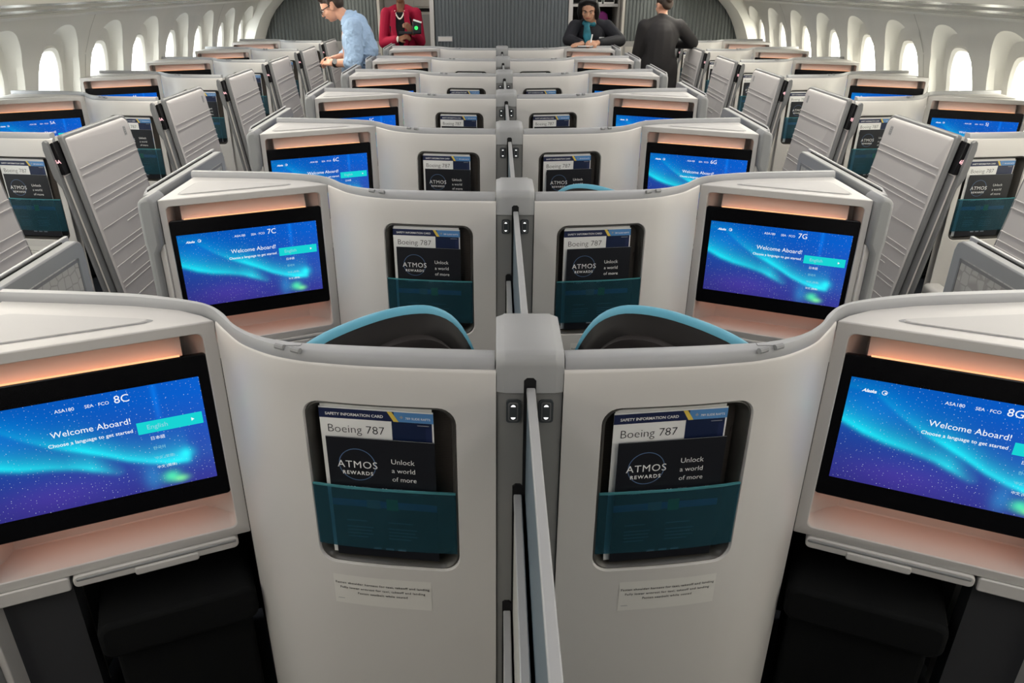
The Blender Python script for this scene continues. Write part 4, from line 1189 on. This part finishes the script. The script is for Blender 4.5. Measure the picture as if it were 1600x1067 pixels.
def man_blue():
    root = empty('person', (-1.18, 7.10, 0))
    X = lambda x, y, z: (x, y, z)
    b = []
    # pelvis and legs, upright; the trunk leans towards -x
    for s in (-1, 1):
        b += [('c', (-0.06, s * .09, .90), (0.0, s * .10, .50), .088, .058, TROUSER), ('c', (0.0, s * .10, .50), (0.02, s * .10, .09), .056, .042, TROUSER), ('c', (0.02, s * .10, .05), (-.14, s * .11, .035), .043, .036, BLACK)]
    b += [('e', (-0.06, 0, .93), (.12, .17, .13), TROUSER), ('c', (-0.04, 0, .98), (-.03, 0, 1.26), .13, .14, SKIN1), ('e', (-.03, 0, 1.27), (.115, .175, .14), SKIN1)]
    b += [('c', (-.08, 0, 1.38), (-.165, 0, 1.455), .056, .052, SKIN1)]
    h = head(b, (-.235, 0, 1.50), math.radians(-90), math.radians(30), SKIN1)
    sh = {-1: (-.03, -.185, 1.345), 1: (-.06, .185, 1.345)}
    # near arm (towards the camera) and far arm, both hands meet in front
    el = {-1: (-.02, -.245, 1.07), 1: (-.16, .22, 1.09)}
    wr = {-1: (-.235, -.13, 1.055), 1: (-.265, .03, 1.075)}
    for s in (-1, 1):
        b += [('c', sh[s], el[s], .058, .046, SKIN1), ('c', el[s], wr[s], .043, .030, SKIN1)]
    hand(b, wr[-1], (-.36, -.06, 1.065), (.2, -.6, .7), SKIN1, 1, .75)
    hand(b, wr[1], (-.37, -.05, 1.075), (.1, .6, .8), SKIN1, -1, .75)
    blob('body', b, root, .006, 3)
    # shirt with rolled sleeves
    c = [('c', (-0.05, -.02, .92), (0.0, -.02, 1.16), .14, .152, SHIRT), ('e', (-0.05, 0, .98), (.14, .205, .16), SHIRT), ('e', (-.025, 0, 1.22), (.142, .205, .19), SHIRT), ('e', (-.045, 0, 1.33), (.115, .20, .085), SHIRT),
         ('c', (-.02, 0, 1.36), (-.085, 0, 1.405), .092, .074, SHIRT)]
    for s in (-1, 1):
        e, q = Vector(el[s]), Vector(wr[s])
        c += [('c', sh[s], el[s], .083, .068, SHIRT), ('c', el[s], tuple(e + (q - e) * .16), .066, .064, SHIRT)]
    for z, r in ((1.18, .004), (1.25, -.006), (1.10, .004)): c += [('c', (-.10, -.17, z), (.06, -.185, z - .05), .012, .01, SHIRT)]
    blob('shirt', c, root, .008, 3)
    for s in (-1, 1):
        e, q = Vector(el[s]), Vector(wr[s]); k = e + (q - e) * .15
        blob('rolled_cuff', [('c', tuple(k), tuple(e + (q - e) * .27), .066, .058, SHIRT)], root, .007, 1)
    co = MB(1)
    # collar standing around the neck
    ring = []
    for i in range(13):
        an = math.radians(-150 + 300 * i / 12)
        cx, cy = -.085 + .072 * math.cos(an), .072 * math.sin(an)
        ring.append([(cx, cy, 1.385 + .02 * math.cos(an)), (cx * 1.0 - .012, cy * .86, 1.445 + .03 * math.cos(an)), (cx - .008, cy * 1.0, 1.435 + .03 * math.cos(an)), (cx + .012 * math.cos(an), cy * 1.28, 1.375 + .02 * math.cos(an))])
    co.loft(ring, SHIRT); co.build('collar', root)
    hr = [('e', h(0, -.022, .060), (.081, .094, .078), HAIRB, math.radians(-90), math.radians(30)), ('e', h(0, -.062, .02), (.074, .058, .075), HAIRB, math.radians(-90), math.radians(30)), ('c', h(-.05, .04, .098), h(.05, .04, .098), .028, .028, HAIRB)]
    for s in (-1, 1): hr.append(('c', h(s * .075, -.01, .05), h(s * .076, .004, .0), .012, .008, HAIRB))
    blob('hair', hr, root, .007, 3)
    g = MB(1)
    for s in (-1, 1):
        g.tube([h(s * .012, .100, .016), h(s * .030, .098, .022), h(s * .054, .090, .018), h(s * .056, .088, .0), h(s * .034, .097, -.018), h(s * .014, .100, -.008), h(s * .012, .100, .016)], .0032, INK, 6)
        g.tube([h(s * .056, .088, .014), h(s * .078, .04, .012), h(s * .080, -.01, .010)], .0036, INK, 6)
    g.tube([h(-.012, .101, .012), h(.012, .101, .012)], .003, INK, 6)
    g.build('glasses', root)
    face_bits(root, h, LIPS)
    w = MB(1)
    a, d = Vector(wr[-1]), (Vector(wr[-1]) - Vector(el[-1])).normalized()
    w.tube([tuple(a - d * .045), tuple(a - d * .015)], .036, INK, 16)
    w.tube([tuple(a - d * .03 + Vector((0, -.028, .012))), tuple(a - d * .03 + Vector((0, -.042, .018)))], .021, TRIMD, 16)
    w.build('wristwatch', root)
    tag(root, 'person in a pale blue shirt and glasses leaning over the aisle seats, hands together', 'person')
    ph = MB(1); ph.box(-.006, .006, -.030, .030, -.045, .045, INK)
    o = ph.build('phone', None, bevel=.004); o.location = (-1.18 - .345, 7.10 - .045, 1.055); o.rotation_euler = (0, math.radians(40), math.radians(15))
    tag(o, 'black phone held by the person in the blue shirt', 'phone')

def woman_red():
    root = empty('person', (-1.03, 8.92, 0)); root.scale = (.91, .91, 1)
    b = []
    legs(b, 0, 0, .86, BLACKTOP, BLACK, .085)
    b += [('e', (0, 0, .90), (.165, .12, .15), WINE), ('c', (0, 0, .95), (0, 0, 1.20), .12, .125, BLACKTOP), ('e', (0, -.01, 1.25), (.155, .105, .16), BLACKTOP), ('c', (0, .01, 1.38), (0, -.005, 1.50), .056, .050, SKIN2), ('e', (0, -.045, 1.37), (.06, .055, .06), SKIN2)]
    h = head(b, (0, -.02, 1.60), 0.0, math.radians(8), SKIN2)
    sh = {-1: (-.175, 0, 1.375), 1: (.175, 0, 1.375)}
    el = {-1: (-.225, -.03, 1.09), 1: (.225, -.01, 1.10)}
    wr = {-1: (-.02, -.20, 1.135), 1: (.165, -.23, 1.20)}
    for s in (-1, 1): b += [('c', sh[s], el[s], .052, .042, SKIN2), ('c', el[s], wr[s], .040, .027, SKIN2)]
    hand(b, wr[-1], (.08, -.23, 1.165), (-.3, -.5, .8), SKIN2, 1, .5)
    hand(b, wr[1], (.10, -.27, 1.27), (.5, -.7, .2), SKIN2, -1, .55)
    blob('body', b, root, .007, 3)
    c = [('e', (-.005, .02, 1.24), (.172, .115, .19), REDJ), ('c', (-.145, .01, 1.38), (-.06, .02, 1.425), .062, .052, REDJ), ('c', (.145, .01, 1.38), (.06, .02, 1.425), .062, .052, REDJ), ('c', (0, .03, 1.06), (0, .02, 1.20), .135, .13, REDJ), ('e', (0, .02, .98), (.175, .13, .13), REDJ), ('e', (0, .02, 1.06), (.175, .12, .15), REDJ)]
    for s in (-1, 1):
        e, q = Vector(el[s]), Vector(wr[s])
        c += [('c', sh[s], el[s], .072, .058, REDJ), ('c', el[s], tuple(e + (q - e) * .85), .057, .044, REDJ)]
        c += [('c', (s * .075, -.075, 1.40), (s * .085, -.105, 1.20), .032, .034, REDJ), ('c', (s * .085, -.105, 1.20), (s * .05, -.11, 1.06), .034, .03, REDJ)]
    blob('jacket', c, root, .008, 3)
    v = MB(1)
    v.prism([(-.052, 1.40), (.052, 1.40), (.066, 1.30), (.05, 1.16), (.0, 1.08), (-.05, 1.16), (-.066, 1.30)], lambda x, y, t: (x, t, y), -.125, -.06, BLACKTOP)
    v.build('blouse', root, bevel=.01)
    for s in (-1, 1):
        l = MB(1)
        l.prism([(s * .045, 1.415), (s * .10, 1.40), (s * .125, 1.27), (s * .105, 1.25), (s * .11, 1.22), (s * .03, 1.09), (s * .055, 1.25)], lambda x, y, t: (x, t, y), -.138, -.112, REDJ)
        l.build('lapel', root, bevel=.004)
    n = MB(1)
    for i in range(15):
        t = -1 + 2 * i / 14; n.ellipsoid((t * .055, -.128 - .012 * (1 - t * t), 1.335 + .075 * t * t), (.0085,) * 3, PEARL, 8, 6)
    n.build('necklace', root)
    bu = MB(1)
    for z in (1.15,): bu.ellipsoid((-.075, -.142, z), (.011, .007, .011), PEARL, 8, 6)
    bu.build('button', root)
    br = MB(1); a = Vector(wr[-1]); br.ellipsoid(tuple(a + Vector((-.008, -.01, 0))), (.016, .03, .033), PEARL, 12, 8); br.build('bracelet', root)
    blob('hair', [('e', h(0, -.03, .05), (.084, .09, .085), HAIRK), ('e', h(0, -.075, .02), (.07, .05, .08), HAIRK)], root, .008, 2)
    face_bits(root, h, LIPS)
    tag(root, 'person in a red jacket and black top holding devices beside the galley opening', 'person')
    d = empty('handheld_scanner', (-1.03 + .19, 8.92 - .30, 1.255))
    m = MB(1); m.box(-.04, .05, -.02, .02, -.06, .065, INK); m.build('scanner_body', d, bevel=.012)
    m = MB(1); m.tube([(.0, -.0245, .0), (.0, -.019, .0)], .019, GREENLED, 12); m.build('green_light', d)
    m = MB(1); m.prism([(-.03, .07), (.055, .045), (.058, .058), (-.027, .083)], lambda x, y, t: (x, t, y), -.02, .02, WHITEPR); m.build('white_strap', d)
    tag(d, 'dark handheld scanner with a glowing green light', 'scanner')
    p = MB(1); p.box(-.07, .07, -.008, .008, -.012, .012, INK)
    o = p.build('phone', None, bevel=.003); o.location = (-1.03 + .07, 8.92 - .262, 1.205); tag(o, 'dark phone held before the black top', 'phone')

def woman_dark():
    root = empty('person', (0.985, 8.46, 0))
    b = []
    legs(b, 0, .18, .86, TROUSER, BLACK, .085)
    b += [('e', (0, .17, .90), (.165, .12, .14), UNIFORM), ('c', (0, .16, .95), (0, .06, 1.12), .12, .13, UNIFORM), ('e', (0, .03, 1.19), (.165, .115, .14), UNIFORM), ('c', (0, .0, 1.27), (-.01, -.05, 1.38), .052, .048, SKIN3)]
    h = head(b, (-.045, -.10, 1.445), math.radians(-10), math.radians(24), SKIN3)
    sh = {-1: (-.165, .02, 1.27), 1: (.165, .02, 1.27)}
    el = {-1: (-.24, -.10, 1.155), 1: (.30, -.06, 1.145)}
    wr = {-1: (-.125, -.36, 1.135), 1: (.02, -.36, 1.140)}
    for s in (-1, 1): b += [('c', sh[s], el[s], .05, .042, UNIFORM), ('c', el[s], wr[s], .038, .026, SKIN3)]
    hand(b, wr[-1], (-.20, -.44, 1.135), (0, -.1, 1), SKIN3, 1, .25, .95)
    hand(b, wr[1], (-.06, -.43, 1.150), (.2, -.5, .8), SKIN3, -1, .75, .95)
    blob('body', b, root, .0065, 3)
    c = [('e', (0, .06, 1.16), (.182, .13, .17), UNIFORM), ('c', (-.13, .02, 1.275), (-.06, .02, 1.31), .062, .05, UNIFORM), ('c', (.13, .02, 1.275), (.06, .02, 1.31), .062, .05, UNIFORM), ('c', (0, .14, .98), (0, .08, 1.14), .15, .14, UNIFORM)]
    for s in (-1, 1):
        e, q = Vector(el[s]), Vector(wr[s])
        c += [('c', sh[s], el[s], .073, .062, UNIFORM), ('c', el[s], tuple(e + (q - e) * .86), .060, .043, UNIFORM)]
    blob('jacket', c, root, .008, 3)
    blob('scarf', [('c', (-.055, -.085, 1.30), (-.06, -.10, 1.20), .026, .034, SCARF), ('c', (-.06, -.10, 1.20), (-.04, -.11, 1.10), .034, .03, SCARF), ('c', (-.07, -.04, 1.31), (.02, -.06, 1.30), .028, .024, SCARF), ('c', (-.05, -.10, 1.27), (-.02, -.11, 1.14), .026, .028, SCARF)], root, .008, 2)
    y, p = math.radians(-10), math.radians(24)
    hr = [('e', h(0, -.022, .055), (.088, .095, .082), HAIRK, y, p), ('e', h(0, -.055, -.01), (.085, .062, .10), HAIRK, y, p)]
    for s in (-1, 1): hr += [('c', h(s * .078, .022, .07), h(s * .090, .012, -.02), .024, .028, HAIRK), ('c', h(s * .090, .012, -.02), h(s * .084, .006, -.09), .028, .022, HAIRK)]
    hr += [('c', h(-.02, .045, .112), h(.06, .040, .098), .026, .026, HAIRK), ('c', h(-.02, .045, .112), h(-.06, .040, .090), .026, .024, HAIRK)]
    blob('hair', hr, root, .007, 2)
    face_bits(root, h, LIPS)
    bd = MB(1); bd.box(.075, .125, -.130, -.112, 1.165, 1.182, STEEL); bd.build('name_badge', root, bevel=.002)
    tag(root, 'person with black hair in a dark uniform and teal scarf, writing over a console', 'person')
    pn = MB(1); pn.tube([(0, 0, 0), (.012, -.01, .075)], .0065, WHITEPR, 8)
    o = pn.build('pen', None, loc=(0.985 - .045, 8.46 - .415, 1.150)); tag(o, 'white pen in the hand of the person with the teal scarf', 'pen')
    pa = MB(1); pa.box(-.075, .075, -.05, .05, 0, .002, PAPER)
    o = pa.build('paper_slip', None, loc=(0.985 - .10, 8.46 - .44, 1.1185)); tag(o, 'white paper slip under the writing hand', 'paper')

def person_suit():
    root = empty('person', (1.62, 7.98, 0)); root.scale = (.92, .92, .965)
    b = []
    legs(b, 0, 0, .86, SUIT, BLACK, .09, 1)
    b += [('e', (0, 0, .90), (.165, .125, .15), SUIT), ('c', (0, 0, .95), (0, .01, 1.18), .13, .135, SUIT), ('e', (0, .01, 1.24), (.17, .115, .16), SUIT), ('c', (0, .02, 1.36), (.01, .04, 1.45), .055, .050, SKIN1)]
    h = head(b, (.015, .07, 1.545), math.radians(180 + 22), math.radians(14), SKIN1)
    sh = {-1: (-.185, .01, 1.345), 1: (.185, .01, 1.345)}
    el = {-1: (-.225, .08, 1.08), 1: (.375, .12, 1.185)}
    wr = {-1: (-.10, .27, 1.12), 1: (.20, .28, 1.16)}
    for s in (-1, 1): b += [('c', sh[s], el[s], .052, .044, SUIT), ('c', el[s], wr[s], .04, .028, SKIN1)]
    hand(b, wr[-1], (0, .32, 1.12), (0, .3, 1), SKIN1, 1, .5)
    hand(b, wr[1], (.10, .32, 1.14), (0, .3, 1), SKIN1, -1, .5)
    blob('body', b, root, .0075, 3)
    c = [('e', (0, .01, 1.25), (.195, .135, .18), SUIT), ('c', (-.155, .01, 1.345), (-.05, .02, 1.395), .066, .058, SUIT), ('c', (.155, .01, 1.345), (.05, .02, 1.395), .066, .058, SUIT), ('c', (0, .0, 1.02), (0, .01, 1.18), .155, .155, SUIT), ('e', (0, .0, .95), (.205, .15, .24), SUIT), ('c', (0, .01, 1.25), (0, .01, 1.0), .165, .17, SUIT), ('c', (-.10, 0, .93), (-.10, 0, .78), .11, .115, SUIT), ('c', (.10, 0, .93), (.10, 0, .78), .11, .115, SUIT), ('c', (0, .03, 1.40), (.005, .035, 1.425), .066, .062, SUIT)]
    for s in (-1, 1):
        e, q = Vector(el[s]), Vector(wr[s])
        c += [('c', sh[s], el[s], .075, .063, SUIT), ('c', el[s], tuple(e + (q - e) * .88), .062, .046, SUIT)]
    blob('jacket', c, root, .009, 14)
    y, p = math.radians(202), math.radians(14)
    hr = [('e', h(0, -.022, .045), (.083, .094, .084), HAIRB, y, p), ('e', h(0, -.072, .005), (.068, .045, .07), HAIRB, y, p), ('e', h(0, -.115, .035), (.042, .03, .042), HAIRB, y, p)]
    blob('hair', hr, root, .0075, 2)
    face_bits(root, h, LIPS)
    tag(root, 'person in a charcoal suit seen from behind in the aisle, elbow out', 'person')

man_blue(); woman_red(); woman_dark(); person_suit()
